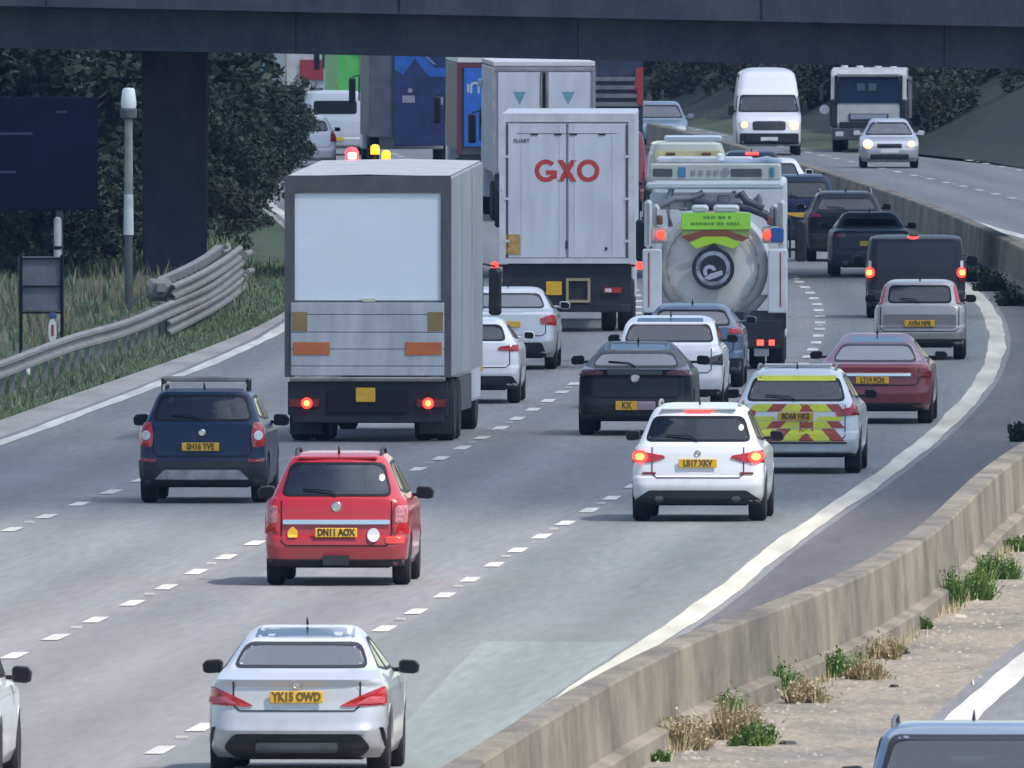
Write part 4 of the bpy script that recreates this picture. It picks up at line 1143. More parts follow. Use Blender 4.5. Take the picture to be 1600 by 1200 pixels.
# 7 black crossover coupe
tl = poly_round([(0.89, 0.93), (0.50, 0.95), (0.48, 0.99), (0.80, 1.08), (0.88, 1.07)], 0.02)
ark = dict(L=4.5, W=0.90, H=1.44, top=0.55, belt=1.04, style='suv', paint=P_BLACKC, wr=0.34, zb=0.24, rake=0.75, tw=0.235,
    rear=[(0.24, 0.14), (0.31, 0.03), (0.5, 0), (0.6, 0.03), (0.92, 0.05), (1.03, 0.0), (1.05, 0.2), (1.29, 0.85), (1.33, 1.02), (1.40, 1.40), (1.418, 1.5), (1.432, 1.6), (1.44, 1.75)],
    rwin=(1.06, 1.295, 0.69, 0.57), panorama=(1.322, 1.40), rglass=G_SKY, glass=G_DARK, tail=[dict(p=tl, m=mat("smoked_pink_lens", (0.20, 0.08, 0.10), .2, coat=.5, var=.3, vscale=9))],
    plate=(-0.13, 0.47, 0.34, 0.14, "KX"), badge=(0.0, 0.90, 0.07), mirror_mat=P_BLACKC, mirror_size=(0.21, 0.15),
    rear_bits=[("bumper_lower", poly_round([(-0.88, 0.24), (0.88, 0.24), (0.82, 0.38), (-0.82, 0.38)], .03), M_BLACK, 0.016),
               ("lower_panel", rect(0.18, 0.47, 0.28, 0.13, r=.02), mat("pinkish_panel", (0.36, 0.28, 0.32), .5), 0.03),
               ("lamp_strip", rect(0.0, 0.985, 0.86, 0.07, r=.02), mat("smoked_strip", (0.10, 0.13, 0.14), .15, coat=.5), 0.012)], gate_z=0.6, gate_w=0.7, rc=.22)
rear_facing("black_crossover", "black crossover coupe with an offset yellow number plate, in the middle lane", "car", ark, 992, 681)

# 8 white saloon behind it
tl = poly_round([(0.89, 0.72), (0.66, 0.74), (0.64, 0.84), (0.89, 0.92)], 0.03)
ws = dict(L=4.7, W=0.90, H=1.50, top=0.60, belt=1.02, style='saloon', paint=P_WHITE, wr=0.34, zb=0.22,
    rear=[(0.22, 0.16), (0.30, 0.03), (0.5, 0), (0.62, 0.03), (0.95, 0.05), (1.02, 0.08), (1.045, 0.25), (1.07, 0.42), (1.38, 1.02), (1.41, 1.15), (1.47, 1.45), (1.485, 1.6), (1.492, 1.75), (1.50, 1.95)],
    rwin=(1.09, 1.385, 0.74, 0.64), panorama=(1.41, 1.47), rglass=G_DARK, glass=G_DARK, width=W_(0.66, 1.02, 0.90, .22, 1.50),
    tail=[dict(p=tl, m=mat("smoked_lens", (0.05, 0.035, 0.045), .2, coat=.5, var=.5, vscale=12))], plate=(0, 0.66, .52, .11, ""), mirror_mat=M_BLACK,
    rear_bits=[("bumper_lower", poly_round([(-0.88, 0.22), (0.88, 0.22), (0.82, 0.33), (-0.82, 0.33)], .03), M_BLACK, 0.016)], gate_z=0.6, gate_w=0.7)
rear_facing("white_saloon", "white saloon with dark tail lights, half hidden behind the black crossover", "car", ws, 1044, 640)

# 9 blue grey estate
tl = poly_round([(0.88, 0.90), (0.64, 0.92), (0.64, 1.00), (0.80, 1.04), (0.87, 1.12)], 0.02)
bg_ = dict(L=4.4, W=0.89, H=1.42, top=0.58, belt=1.02, style='suv', paint=P_BLUEG, wr=0.34, zb=0.24, rake=0.45,
    rwin=(1.05, 1.32, 0.68, 0.56), rglass=G_SKY, glass=G_DARK, tail=[dict(p=tl, m=M_RED)], plate=(0, 0.75, .52, .11, ""), mirror_mat=P_BLUEG,
    rear_bits=[("bumper_lower", poly_round([(-0.87, 0.24), (0.87, 0.24), (0.86, 0.50), (-0.86, 0.50)], .03), M_BLACK, 0.016)])
rear_facing("blue_grey_hatchback", "blue grey hatchback directly behind the tanker, beyond the white saloon", "car", bg_, 1080, 606)

# 10 silver saloon, 11 white hatch, between the lorries on the left
tl = poly_round([(0.88, 0.78), (0.62, 0.80), (0.60, 0.90), (0.80, 0.97), (0.87, 0.94)], 0.02)
sm = dict(L=4.7, W=0.90, H=1.43, top=0.58, belt=1.0, style='saloon', paint=P_SILVER, wr=0.33, zb=0.22,
    rwin=(1.07, 1.33, 0.68, 0.56), rglass=G_SKY, glass=G_DARK, tail=[dict(p=tl, m=M_RED)], plate=(0, 0.80, .52, .11, ""), mirror_mat=P_SILVER,
    rear_bits=[("diffuser", poly_round([(-0.72, 0.22), (0.72, 0.22), (0.64, 0.48), (-0.64, 0.48)], .05), M_BLACK, 0.016)], gate_z=0.6, gate_w=0.7, rc=.22)
rear_facing("silver_saloon", "silver saloon between the white box lorry and the large white trailer", "car", sm, 790, 578)
tl = poly_round([(0.85, 0.86), (0.50, 0.88), (0.52, 0.94), (0.84, 0.98)], 0.02)
wh = dict(L=4.1, W=0.87, H=1.40, top=0.56, belt=1.0, style='hatch', paint=P_WHITE, wr=0.32, zb=0.24, rake=0.4,
    rwin=(1.03, 1.30, 0.64, 0.54), rglass=G_DARK, glass=G_DARK, tail=[dict(p=tl, m=M_RED)], plate=(0, 0.6, .52, .11, ""), mirror_mat=P_WHITE,
    rear_bits=[("bumper_lower", poly_round([(-0.86, 0.24), (0.86, 0.24), (0.74, 0.46), (-0.74, 0.46)], .05), M_BLACK, 0.016)])
rear_facing("white_hatchback", "small white hatchback peeping out from behind the white box lorry", "car", wh, 730, 631)

# 12 silver mpv, right
tl = poly_round([(0.80, 0.98), (0.66, 1.02), (0.60, 1.34), (0.68, 1.36), (0.78, 1.20)], 0.03)
sx_ = dict(L=4.2, W=0.83, H=1.43, top=0.60, belt=0.98, style='mpv', paint=P_GREYS, wr=0.31, zb=0.24, rake=0.22,
    rwin=(1.02, 1.34, 0.58, 0.54), rglass=G_TINT, glass=G_DARK, tail=[dict(p=tl, m=mat("bright_red_lens", (0.55, .03, .03), .2, coat=.4))], plate=(0, 0.66, .54, .115, "AV54 NPR"), mirror_mat=M_TRIM,
    rear_bits=[("bumper_lower", poly_round([(-0.82, 0.24), (0.82, 0.24), (0.80, 0.38), (-0.80, 0.38)], .03), M_BLACK, 0.016),
               ("tailgate_panel", rect(0, 0.70, 1.3, 0.24, r=.04), mat("taupe_panel", (0.17, 0.155, 0.16), .4), 0.008)], gate_z=0.52, gate_w=0.7, width=W_(0.58, .98, .83, .24, 1.43, shoulder=.07))
rear_facing("silver_people_carrier", "small silver people carrier with tall red tail lights, behind the black van", "car", sx_, 1437, 563)

# 13 black van, braking
bv = dict(L=4.6, W=0.97, H=1.62, belt=1.0, style='van', paint=P_CHAR, wr=0.33, zb=0.24, lit=1,
    vwidth=[(0.24, .93), (.34, .96), (.6, .97), (1.0, .97), (1.3, .94), (1.52, .90), (1.57, .87), (1.60, .78), (1.62, .6)],
    tail=[dict(p=poly_round([(0.95, 0.72), (0.84, 0.72), (0.85, 1.15), (0.92, 1.15)], .03), m=M_DRED, **{'in': rect(0.885, 1.06, .05, .14, r=.02)}, lamp=(0.885, 0.90, 0.085, 0.10))],
    mirror_mat=M_BLACK, mirror_size=(.22, .22), plate=(0, .55, .52, .11, ""),
    rear_bits=[("door_panel", rect(0, 1.05, 1.5, 0.85, r=.05), mat("matt_black_door", (0.02, 0.024, 0.032), .5), 0.01)], antenna=False)
c, Sh = rear_facing("black_van", "black panel van with three lit brake lights beside the central barrier", "van", bv, 1431, 498)
m_ = MB(); patch(m_, Sh.rearp, oval(-0.05, 1.585, .11, .035), 0.03); m_.build("high_brake_light", M_BRAKE, c)
m_ = MB(); m_.lathe([(0, 0.09), (0.03, 0.09), (.05, .05), (.05, 0)], (-0.04, 0.35, 1.60), 'z', 14); m_.build("roof_vent", M_BLACK, c)

# 14-16 dark cars further on
tl = poly_round([(0.86, 0.84), (0.52, 0.86), (0.54, 0.93), (0.85, 0.96)], 0.02)
ds = dict(L=4.6, W=0.87, H=1.38, top=0.56, belt=0.98, style='saloon', paint=paint('dark_slate_paint', (0.035, 0.045, 0.065)), rframe_mat=M_GREYP, wr=0.32, zb=0.22,
    rwin=(1.05, 1.27, 0.66, 0.55), rglass=G_CLEAR, glass=G_TINT, tail=[dict(p=tl, m=M_DRED)], plate=(0.02, 0.72, .52, .11, ""), mirror_mat=P_CHAR,
    rear_bits=[("chrome_trim", rect(0, 0.90, 0.9, 0.035, r=.01), M_GREYP, 0.01), ("exhaust", oval(-0.55, .3, .06, .05), M_CHROME, .03), ("exhaust", oval(0.55, .3, .06, .05), M_CHROME, .03)], gate_z=0.6, gate_w=0.7)
rear_facing("black_saloon", "black saloon just ahead of the black van, with a bluish pale roof", "car", ds, 1361, 433)
tl = poly_round([(0.86, 0.98), (0.56, 1.0), (0.58, 1.06), (0.85, 1.10)], 0.02)
dsu = dict(L=4.6, W=0.89, H=1.56, top=0.60, belt=1.1, style='suv', paint=P_BLACKC, wr=0.35, zb=0.24, rake=0.4, rails=True, rail_mat=M_STEEL,
    rwin=(1.13, 1.42, 0.68, 0.58), rglass=G_TINT, glass=G_DARK, tail=[dict(p=tl, m=M_DRED)], plate=(0, 0.8, .52, .11, ""), mirror_mat=P_BLACKC,
    rear_bits=[("exhaust", oval(0.55, .33, .09, .07), M_CLEAR, .03)])
rear_facing("black_suv", "black SUV with pale roof rails, ahead of the black saloon", "car", dsu, 1323, 409)
nb = dict(L=4.6, W=0.92, H=1.74, top=0.66, belt=1.15, style='suv', paint=P_NAVY, wr=0.35, zb=0.26, rake=0.3,
    rwin=(1.2, 1.58, 0.72, 0.64), rglass=G_TINT, glass=G_DARK, tail=[dict(p=rect(0.80, 1.0, .14, .26), m=M_DRED)], plate=(0, 0.82, .52, .11, ""), mirror_mat=P_NAVY, rails=True,
    rear_bits=[("reflector", oval(0.10, 1.0, .06, .05), M_CLEAR, .02)])
rear_facing("dark_blue_suv", "dark blue SUV squeezed between the tanker and the black SUV", "car", nb, 1248, 392)
wf = dict(L=4.2, W=0.88, H=1.45, top=0.56, belt=1.0, style='hatch', paint=P_WHITE, wr=0.32, zb=0.22, rake=0.4,
    rwin=(1.04, 1.33, 0.62, 0.52), rglass=G_TINT, glass=G_DARK, tail=[dict(p=rect(0.76, .92, .16, .16), m=M_RED)], plate=(0, 0.6, .52, .11, ""), mirror_mat=P_WHITE)
rear_facing("white_hatchback", "white hatchback far ahead, its roof just above the dark blue SUV", "car", wf, 1210, 338)
fb = dict(L=4.4, W=0.90, H=1.46, top=0.60, belt=1.02, style='hatch', paint=P_NAVY, wr=0.32, zb=0.22, rake=0.35, high_brake=(1.39, 0.34, 0.07, 1),
    rwin=(1.06, 1.33, 0.66, 0.56), rglass=G_DARK, glass=G_DARK, tail=[dict(p=rect(0.78, .92, .16, .16), m=M_RED)], plate=(0, 0.6, .52, .11, ""), mirror_mat=P_NAVY)
rear_facing("dark_blue_hatchback", "far dark blue hatchback with one red light glowing at its roof edge", "car", fb, 1176, 325)

# 19 white and yellow high roof van, 20 maroon van
yv = dict(L=5.6, W=0.97, H=2.35, belt=1.2, style='van', paint=P_CREAM, wr=0.34, zb=0.28, fz1=1.95,
    tail=[dict(p=rect(0.9, 1.2, .12, .4), m=M_RED)], plate=(0, .5, .5, .11, ""), mirror_mat=M_BLACK, antenna=False,
    rear_bits=[("rear_window", rect(-0.42, 1.55, .6, .4, r=.05), M_TRIM, .01), ("rear_window", rect(0.42, 1.55, .6, .4, r=.05), M_TRIM, .01),
               ("yellow_band", rect(0, 1.98, 1.55, .30, r=.05), mat("pale_yellow", (0.62, 0.56, 0.28), .5, var=.25, vscale=3), .012)])
c, Sh = rear_facing("yellow_white_van", "cream and pale yellow high roofed van showing just above the tanker", "van", yv, 1076, 378)
MB().cbox(0.12, 0.7, 2.42, 1.35, .3, .13, .04).build("light_bar", mat("light_bar_pale", (.6, .68, .8), .3), c)
for x in (-0.42, 0.42): MB().cbox(x, 0.1, 2.06, 0.22, 0.04, 0.06, 0.01).build("lamp_housing", mat("brown_lamp", (.16, .05, .03), .4), c)
mv = dict(L=4.9, W=0.92, H=2.05, belt=1.1, style='van', paint=P_MAROON, wr=0.33, zb=0.24,
    tail=[dict(p=rect(0.86, 1.0, .12, .5), m=M_RED)], plate=(0, .5, .5, .11, ""), mirror_mat=M_BLACK, antenna=False)
rear_facing("maroon_van", "maroon van almost hidden behind the right edge of the large white trailer", "van", mv, 957, 330)

# 26 white car cut by the left edge of the picture
wl = dict(L=4.6, W=0.93, H=1.62, top=0.66, belt=1.02, style='suv', paint=P_WHITE, wr=0.35, zb=0.24, rake=0.3, tw=.24,
    rwin=(1.1, 1.45, 0.7, 0.6), rglass=G_TINT, glass=G_DARK, tail=[dict(p=rect(0.84, .95, .12, .3), m=M_RED)], plate=(0, 0.8, .52, .11, ""), mirror_mat=M_BLACK, mirror_size=(.19, .17), mirror_z=1.08,
    rear_bits=[("bumper_lower", poly_round([(-0.9, 0.24), (0.9, 0.24), (0.87, 0.45), (-0.87, 0.45)], .03), M_BLACK, 0.016)])
rear_facing("white_suv", "white car cut off by the left edge of the picture, black mirror showing", "car", wl, -158, 1243)

# ---- oncoming traffic
sb = dict(L=4.5, W=0.92, H=1.50, top=0.70, belt=0.98, style='hatch', paint=P_SLATE, wr=0.33, zb=0.2, rake=0.4,
    rwin=(1.05, 1.35, 0.66, 0.56), rglass=G_DARK, glass=G_DARK, fglass=G_TINT, mirror_mat=M_BLACK, mirror_size=(.22, .16), fz1=1.41, antenna=True, rails=True, rail_mat=M_GREYP)
x, y = place(1520, 1415); oncoming("slate_blue_car", "slate blue car facing the camera at the bottom right, only its roof in view", "car", sb, 1503, 1416, dh=0.0)
M_INT = mat("van_interior_grey", (.3, .3, .34), .6)
wv = dict(L=6.0, W=0.98, H=2.62, belt=1.25, style='van', paint=P_WHITE, wr=0.34, zb=0.30, fz0=1.30, fz1=1.82, lights_on=(0.10, 0.14), mirror_mat=M_BLACK, mirror_size=(.2, .3), mirror_z=1.35, antenna=False,
    front=[(0.30, 5.9), (0.4, 6.0), (0.7, 5.98), (1.0, 5.85), (1.2, 5.35), (1.28, 5.05), (1.85, 4.45), (2.0, 4.15), (2.35, 3.75), (2.5, 3.5), (2.58, 3.2), (2.62, 2.6)],
    vwidth=[(.3, .94), (.4, .98), (1.2, .98), (1.6, .95), (2.2, .88), (2.45, .82), (2.54, .72), (2.60, .55), (2.62, .3)],
    head=dict(z=0.92, x=.74, a=.17, b=.11), fglass=G_TINT,
    dlo=[[(4.0, 1.32), (5.0, 1.32), (4.5, 1.80), (4.0, 1.80)]])
c, Sh = oncoming("white_van", "oncoming white high roofed van with yellow headlights lit", "van", wv, 1202, 243, dh=-0.02)
m_ = MB(); patch(m_, Sh.frontp, rect(0, 0.90, 1.0, .26, r=.06), 0.02); m_.build("grille", M_BLACK, c)
m_ = MB(); patch(m_, Sh.frontp, rect(0, 0.50, 1.75, .34, r=.06), 0.02); m_.build("bumper", M_BLACK, c)
oc = dict(L=4.1, W=0.86, H=1.42, top=0.52, belt=0.92, style='hatch', paint=P_SILVER, wr=0.32, zb=0.2, rake=0.4,
    rwin=(1.0, 1.3, 0.6, 0.5), rglass=G_DARK, glass=G_TINT, fglass=G_CLEAR, lights_on=(0.13, 0.09), mirror_mat=P_SILVER, head=dict(z=0.70, x=.62, a=.19, b=.10))
oncoming("silver_hatchback", "oncoming silver hatchback with headlights lit, in front of the oncoming tipper lorry", "car", oc, 1390, 263, dh=-0.03)
ob = dict(L=4.5, W=0.9, H=1.55, top=0.60, belt=1.02, style='suv', paint=P_LBLUE, wr=0.34, zb=0.22, rake=0.4,
    rwin=(1.05, 1.35, 0.66, 0.56), rglass=G_DARK, glass=G_TINT, fglass=G_CLEAR, mirror_mat=P_LBLUE, head=dict(z=.74, x=.66, a=.16, b=.08))
c, Sh = oncoming("grey_blue_suv", "oncoming grey blue SUV above the tanker, its left headlight lit", "car", ob, 1030, 239, dh=-0.03)
# ---------------------------------------------------------------- lorries
M_LWHITE = mat("lorry_white", (0.62, 0.64, 0.70), 0.45, var=0.05, vscale=1.2)
M_DOORW = mat("shutter_white", (0.86, 0.89, 0.94), 0.4, var=0.03, vscale=1.0)
M_LGREY = mat("tail_lift_aluminium", (0.52, 0.53, 0.555), 0.5, metal=0.2, var=0.14, vscale=1.6, bump=.15, bscale=8)
M_FRAME = mat("frame_taupe", (0.105, 0.095, 0.10), 0.55, var=0.15)
M_SIDEG = mat("curtain_grey", (0.33, 0.36, 0.37), 0.6, var=0.12, vscale=0.9)
M_CHAS = mat("chassis_dark", (0.018, 0.02, 0.026), 0.7, var=0.3)
M_MARK = mat("marker_orange", (0.58, 0.16, 0.04), 0.45, var=.1)
M_MARKR = mat("marker_red", (0.55, 0.05, 0.03), 0.45)
M_OCHRE = mat("plate_ochre", (0.30, 0.20, 0.08), 0.5, var=.15)
M_GXO = mat("letter_red", (0.50, 0.045, 0.035), 0.5)
M_MRED = mat("trim_dark_red", (0.13, 0.03, 0.035), .5)

def streaks(m, sc):
    # rain-washed dirt: stretch the material's noise down the panel
    n = m.node_tree; mp = n.nodes.new("ShaderNodeMapping"); mp.inputs["Scale"].default_value = sc
    for l in list(n.links):
        if l.to_node.type == 'TEX_NOISE' and l.to_socket.name == 'Vector':
            src = l.from_socket; to = l.to_socket; n.links.remove(l); n.links.new(src, mp.inputs[0]); n.links.new(mp.outputs[0], to); break
M_LWHITE = mat("lorry_white_dirty", (0.58, 0.60, 0.66), 0.45, var=0.09, vscale=1.5, detail=8); streaks(M_LWHITE, (2.2, 1.5, 0.45))
streaks(M_SIDEG, (2, 1.4, 0.35)); streaks(M_LGREY, (2.5, 1, 0.5))
def lorry_wheels(root, W, ys, r=0.48, dual=True):
    for yw in ys:
        for sg in (1, -1):
            wheel(root, sg*(W - 0.17), yw, r, 0.30, sg, M_GREYP)
            if dual:
                wheel(root, sg*(W - 0.50), yw, r, 0.26, sg, M_GREYP)
def cab(root, y0, W, H, m, L=2.1, z0=0.45):
    # cab-over tractor: floor at z0, top H, windscreen, grille, mirrors
    pr = [(y0, z0), (y0+L-0.05, z0), (y0+L, z0+0.3), (y0+L-0.03, 1.75), (y0+L-0.22, 2.75), (y0+L-0.7, H-0.1), (y0+L-1.0, H), (y0+0.05, H), (y0, H-0.1)]
    o = MB().xprism(pr, -W+0.03, W-0.03).build("cab", m, root, bevel=0.06)
    ws = MB(); ws.add([(-W+0.16, y0+L-0.015, 1.82), (W-0.16, y0+L-0.015, 1.82), (W-0.22, y0+L-0.20, 2.72), (-W+0.22, y0+L-0.20, 2.72)], [(0,1,2,3)])
    ws.v = [(a, b+0.012, c_) for a, b, c_ in ws.v]; ws.build("windscreen", M_TRIM, o)
    MB().cbox(0, y0+L+0.0, 1.25, 1.5, 0.06, 0.6, .02).build("grille", M_BLACK, o)
    for sg in (1, -1):
        MB().cbox(sg*(W-0.35), y0+L, 0.72, 0.4, 0.06, 0.2, .03).build("headlight", M_CLEAR, o)
        MB().cbox(sg*(W+0.02), y0+L*0.62, 2.2, 0.03, 0.8, 0.7, .01).build("side_window", M_TRIM, o)
        m_ = MB(); m_.cbox(sg*(W+0.20), y0+L-0.05, 2.15, 0.20, 0.12, 0.75, .04); m_.tube([(sg*(W-.05), y0+L-0.15, 2.6), (sg*(W+.2), y0+L-.05, 2.55)], .02, 6)
        m_.build("wing_mirror", M_BLACK, o)
    wheel(root, W-0.2, y0+L-0.75, 0.48, 0.3, 1, M_GREYP); wheel(root, -W+0.2, y0+L-0.75, 0.48, 0.3, -1, M_GREYP)
    return o
def bar_frame(x0, x1, z0, z1, t, y0, y1, tt=None):
    tt = tt or t; m_ = MB()
    m_.box(x0, x0+t, y0, y1, z0, z1); m_.box(x1-t, x1, y0, y1, z0, z1)
    m_.box(x0+t, x1-t, y0, y1, z1-tt, z1); return m_

def lorry_at(name, label, px, py, dh=0.0, group=None, cat="lorry"):
    x, y = place(px, py)
    r_ = empty(name, (x, y, 0), heading(y+4)+dh); tag(r_, label, cat, group); return r_

# --- white box lorry with roller shutter and folded tail lift
W, H = 1.28, 4.10
t = lorry_at("box_lorry", "large white box lorry with roller shutter and grey tail lift, left of centre", 574.5, 691, dh=-0.018)
L = 8.6
vs, fs = [], []
ns = 8
for i in range(ns+1):
    y = 0.06 + (L-0.06)*i/ns; top = H - 0.03 + 0.15*i/ns
    vs += [(-W, y, 1.02), (W, y, 1.02), (W, y, top-0.02), (W-0.05, y, top+0.01), (0, y, top+0.03), (-W+0.05, y, top+0.01), (-W, y, top-0.02)]
for i in range(ns):
    for k in range(7): fs.append((i*7+k, i*7+(k+1)%7, (i+1)*7+(k+1)%7, (i+1)*7+k))
fs += [tuple(range(7)), tuple(reversed(range(ns*7, ns*7+7)))]
MB().add(vs, fs).build("cargo_body", M_SIDEG, t)
rf = MB()
vs, fs = [], []
for i in range(ns+1):
    y = 0.02 + (L-0.02)*i/ns; top = H - 0.03 + 0.15*i/ns + .006
    vs += [(-W+0.03, y, top+.015), (0, y, top+0.04), (W-0.03, y, top+.015)]
for i in range(ns): fs += [(i*3, i*3+1, i*3+4, i*3+3), (i*3+1, i*3+2, i*3+5, i*3+4)]
rf.add(vs, fs).build("roof", mat("roof_cream", (0.60, 0.58, 0.54), .55, var=.1), t)
fr = bar_frame(-W, W, 1.0, H, 0.155, -0.02, 0.05, 0.27).build("rear_frame", M_FRAME, t)
sh = MB(); 
for k in range(5): sh.cbox(0, 0.035, 2.18+0.341*k+0.1705, 2*W-0.31, 0.03, 0.3405, 0.001)
sh.build("roller_shutter", M_DOORW, t)
MB().box(-0.08, 0.12, -0.03, 0.02, 2.16, 2.21).build("door_handle", M_CHROME, t)
tlf = MB(); z = 1.02
for hgt in (0.15, 0.26, 0.26, 0.27, 0.19):
    tlf.cbox(0, -0.02, z+hgt/2, 2*W-0.20, 0.09, hgt-0.008, .008); z += hgt
lift = tlf.build("tail_lift", M_LGREY, t)
for sg in (1, -1):
    MB().cbox(sg*(W-0.42), -0.075, 1.44, 0.56, 0.012, 0.20, .004).build("marker_board", M_MARK, lift)
    MB().cbox(sg*(W-0.235), -0.07, 1.86, 0.235, 0.012, 0.29, .004).build("warning_plate", M_OCHRE, lift)
MB().cbox(0, -0.04, 0.97, 2*W-0.16, 0.14, 0.07, .02).build("lift_edge", M_STEEL, t)
MB().box(-W+0.05, W-0.05, 0.0, 0.16, 0.42, 0.93).build("rear_panel", M_CHAS, t)
MB().cbox(0.0, -0.03, 0.62, 1.25, 0.03, 0.34, .01).build("plate_panel", M_UNDER, t)
MB().cbox(-0.03, -0.06, 0.73, 0.30, 0.02, 0.22, .006).build("number_plate", M_PLATE, t)
MB().cbox(0, 0.05, 0.36, 2*W-0.24, 0.12, 0.13, .02).build("bumper_bar", M_CHAS, t)
for sg in (1, -1):
    tl_ = MB().cbox(sg*(W-0.30), -0.03, 0.60, 0.46, 0.05, 0.13, .01).build("tail_light", M_DRED, t)
    MB().lathe([(0, 0.085), (-0.02, 0.085), (-0.03, 0.05), (-.03, 0)], (sg*(W-0.345), -0.06, 0.60), 'y', 18).build("lamp", M_BRAKE, tl_)
    MB().lathe([(0, 0.045), (-0.012, 0.045), (-.012, 0)], (sg*(W-0.345), -0.085, 0.60), 'y', 14).build("lamp_core", M_BRAKEC, tl_)
    MB().cbox(sg*(W-0.28), 0.75, 0.42, 0.50, 0.03, 0.62, .02).build("mudflap", M_CHAS, t)
MB().box(-0.45, 0.45, 0.1, L+0.4, 0.62, 1.0).build("chassis", M_CHAS, t)
MB().box(W-0.07, W-0.04, 3.0, 6.2, 0.42, 0.95).build("side_guard", M_GREYP, t)
for k in range(3):
    MB().box(W+0.002, W+0.02, 0.05+2.8*k, 0.10+2.8*k, 1.02, H-0.06).build("side_post", M_LGREY, t)
lorry_wheels(t, W, (1.5, 2.75))
cab(t, L+0.35, 1.14, 3.2, M_LWHITE)
for x, z, y in ((-0.44, 4.40, L+0.5), (-0.26, 4.31, L+0.4)):
    bk = MB().lathe([(-0.07, .07), (0.05, .07), (.08, .045), (.09, 0)], (x, y, z), 'z', 14).build("beacon", M_BEACON, t, smooth=40)
    MB().lathe([(0, .02), (z-4.19, .02)], (x, y, 4.12), 'z', 8).build("beacon_stalk", M_CHAS, t)
bk = MB().lathe([(-0.09, .10), (0.04, .11), (.10, .07), (.12, 0)], (-0.80, L+.45, 4.33), 'z', 16).build("beacon", mat("red_beacon_lit", (.9, .1, .1), .3, emit=(1, .03, .06), estr=2.2), t, smooth=40, label="red glowing roof beacon")
MB().cbox(-0.79, L+.33, 4.31, .13, .02, .10, .02).build("lamp_core", mat("white_hot_core", (1, .8, .6), .3, emit=(1, .6, .2), estr=4.0), bk)
MB().lathe([(0, .02), (0.15, .02)], (-0.8, L+.45, 4.12), 'z', 8).build("beacon_stalk", M_CHAS, t)

# --- the large white trailer with the red letters
W, H = 1.27, 4.12
t = lorry_at("box_trailer_lorry", "tall white articulated lorry with big red letters GXO on its rear doors", 886, 519, dh=0.002)
L = 13.4
MB().box(-W, W, 0.05, L, 1.38, H).build("cargo_body", M_LWHITE, t, bevel=0.03)
m_ = bar_frame(-W-0.01, W+0.01, 1.30, H+0.02, 0.12, -0.03, 0.06, 0.16); m_.box(-W+0.11, W-0.11, -0.03, 0.06, 1.30, 1.40)
m_.build("rear_frame", mat("frame_white", (.58, .58, .62), .5, var=.12), t)
for sg in (1, -1):
    d = MB().cbox(sg*(W-0.12)/2, 0.0, 2.68, W-0.165, 0.04, 2.54, .008).build("rear_door", M_LWHITE, t)
    MB().tube([(sg*0.14, -0.022, 1.46), (sg*0.14, -0.022, 3.92)], 0.008, 8).build("lock_rod", M_LWHITE, d)
    MB().tube([(sg*0.86, -0.022, 1.46), (sg*0.86, -0.022, 3.92)], 0.008, 8).build("lock_rod", M_LWHITE, d)
    for zz in (1.7, 2.5, 3.3): MB().box(sg*(W-0.13)-0.05, sg*(W-0.13)+0.05, -0.045, -0.02, zz, zz+0.05).build("hinge", M_LWHITE, d)
    MB().box(sg*(W-.145)-.012, sg*(W-.145)+.012, -.034, -.024, 1.42, 3.93).build("door_seal", M_MRED, t)
m_ = MB()
for x in (-0.62, -0.17, .12, .66): m_.cbox(x, -.03, 3.745, .14, .02, .035, .005)
m_.box(-.95, .95, -.024, -.0215, 3.755, 3.765)
m_.build("hinge_strip", M_CHAS, t)
m_ = MB(); m_.cbox(-.01, -.03, 1.66, .03, .03, .17, .008); m_.cbox(.74, -.03, 1.58, .05, .02, .06, .008)
m_.build("door_handle", M_CHAS, t)
MB().cbox(-1.02, -0.028, 1.66, 0.27, 0.012, 0.38, .004).build("warning_label", mat("label_amber", (.46, .29, .08), .5, var=.2, vscale=8), t)
def ring_seg(mb, cx, cz, r0, r1, a0, a1, y, ex=1.0, n=28):
    base = len(mb.v)
    for i in range(n+1):
        a = a0 + (a1-a0)*i/n
        for r in (r0, r1): mb.v.append((cx + ex*r*math.cos(a), y, cz + r*math.sin(a)))
    for i in range(n): mb.f.append((base+2*i, base+2*i+1, base+2*i+3, base+2*i+2))
lt = MB(); yl = -0.0235; zc = 3.055
ring_seg(lt, -0.40, zc, 0.125, 0.215, math.radians(42), math.radians(345), yl, 1.0)
lt.box(-0.40, -0.19, yl-.001, yl, zc-0.075, zc+0.01); lt.box(-0.275, -0.19, yl-.002, yl-.001, zc-0.15, zc-0.07)
ring_seg(lt, 0.40, zc, 0.125, 0.215, 0, 2*PI, yl, 1.0)
for a, b in ((-1, 1), (1, -1)):
    lt.add([(a*0.13-0.055, yl-.003*(a+2), zc-0.205), (a*0.13+0.055, yl-.003*(a+2), zc-0.205), (b*0.13+0.055, yl-.003*(a+2), zc+0.205), (b*0.13-0.055, yl-.003*(a+2), zc+0.205)], [(0,1,2,3)])
lt.build("lettering", M_GXO, t)
text_obj("maker_lettering", "FLIART", 0.10, M_GREYP, t, (-0.86, -0.03, 3.62), bold=0.002)
MB().box(-W+0.05, W-0.05, 0.1, 0.3, 0.45, 1.28).build("rear_panel", M_CHAS, t)
MB().cbox(-0.25, 0.07, 0.83, 0.30, 0.02, 0.26, .006).build("number_plate", M_PLATE, t)
m_ = bar_frame(-0.02, 0.44, 0.56, 1.02, 0.05, 0.03, 0.1); m_.box(0.03, 0.39, .03, .1, .56, .61); m_.build("plate_frame", mat("frame_tan", (.36, .30, .20), .5), t)
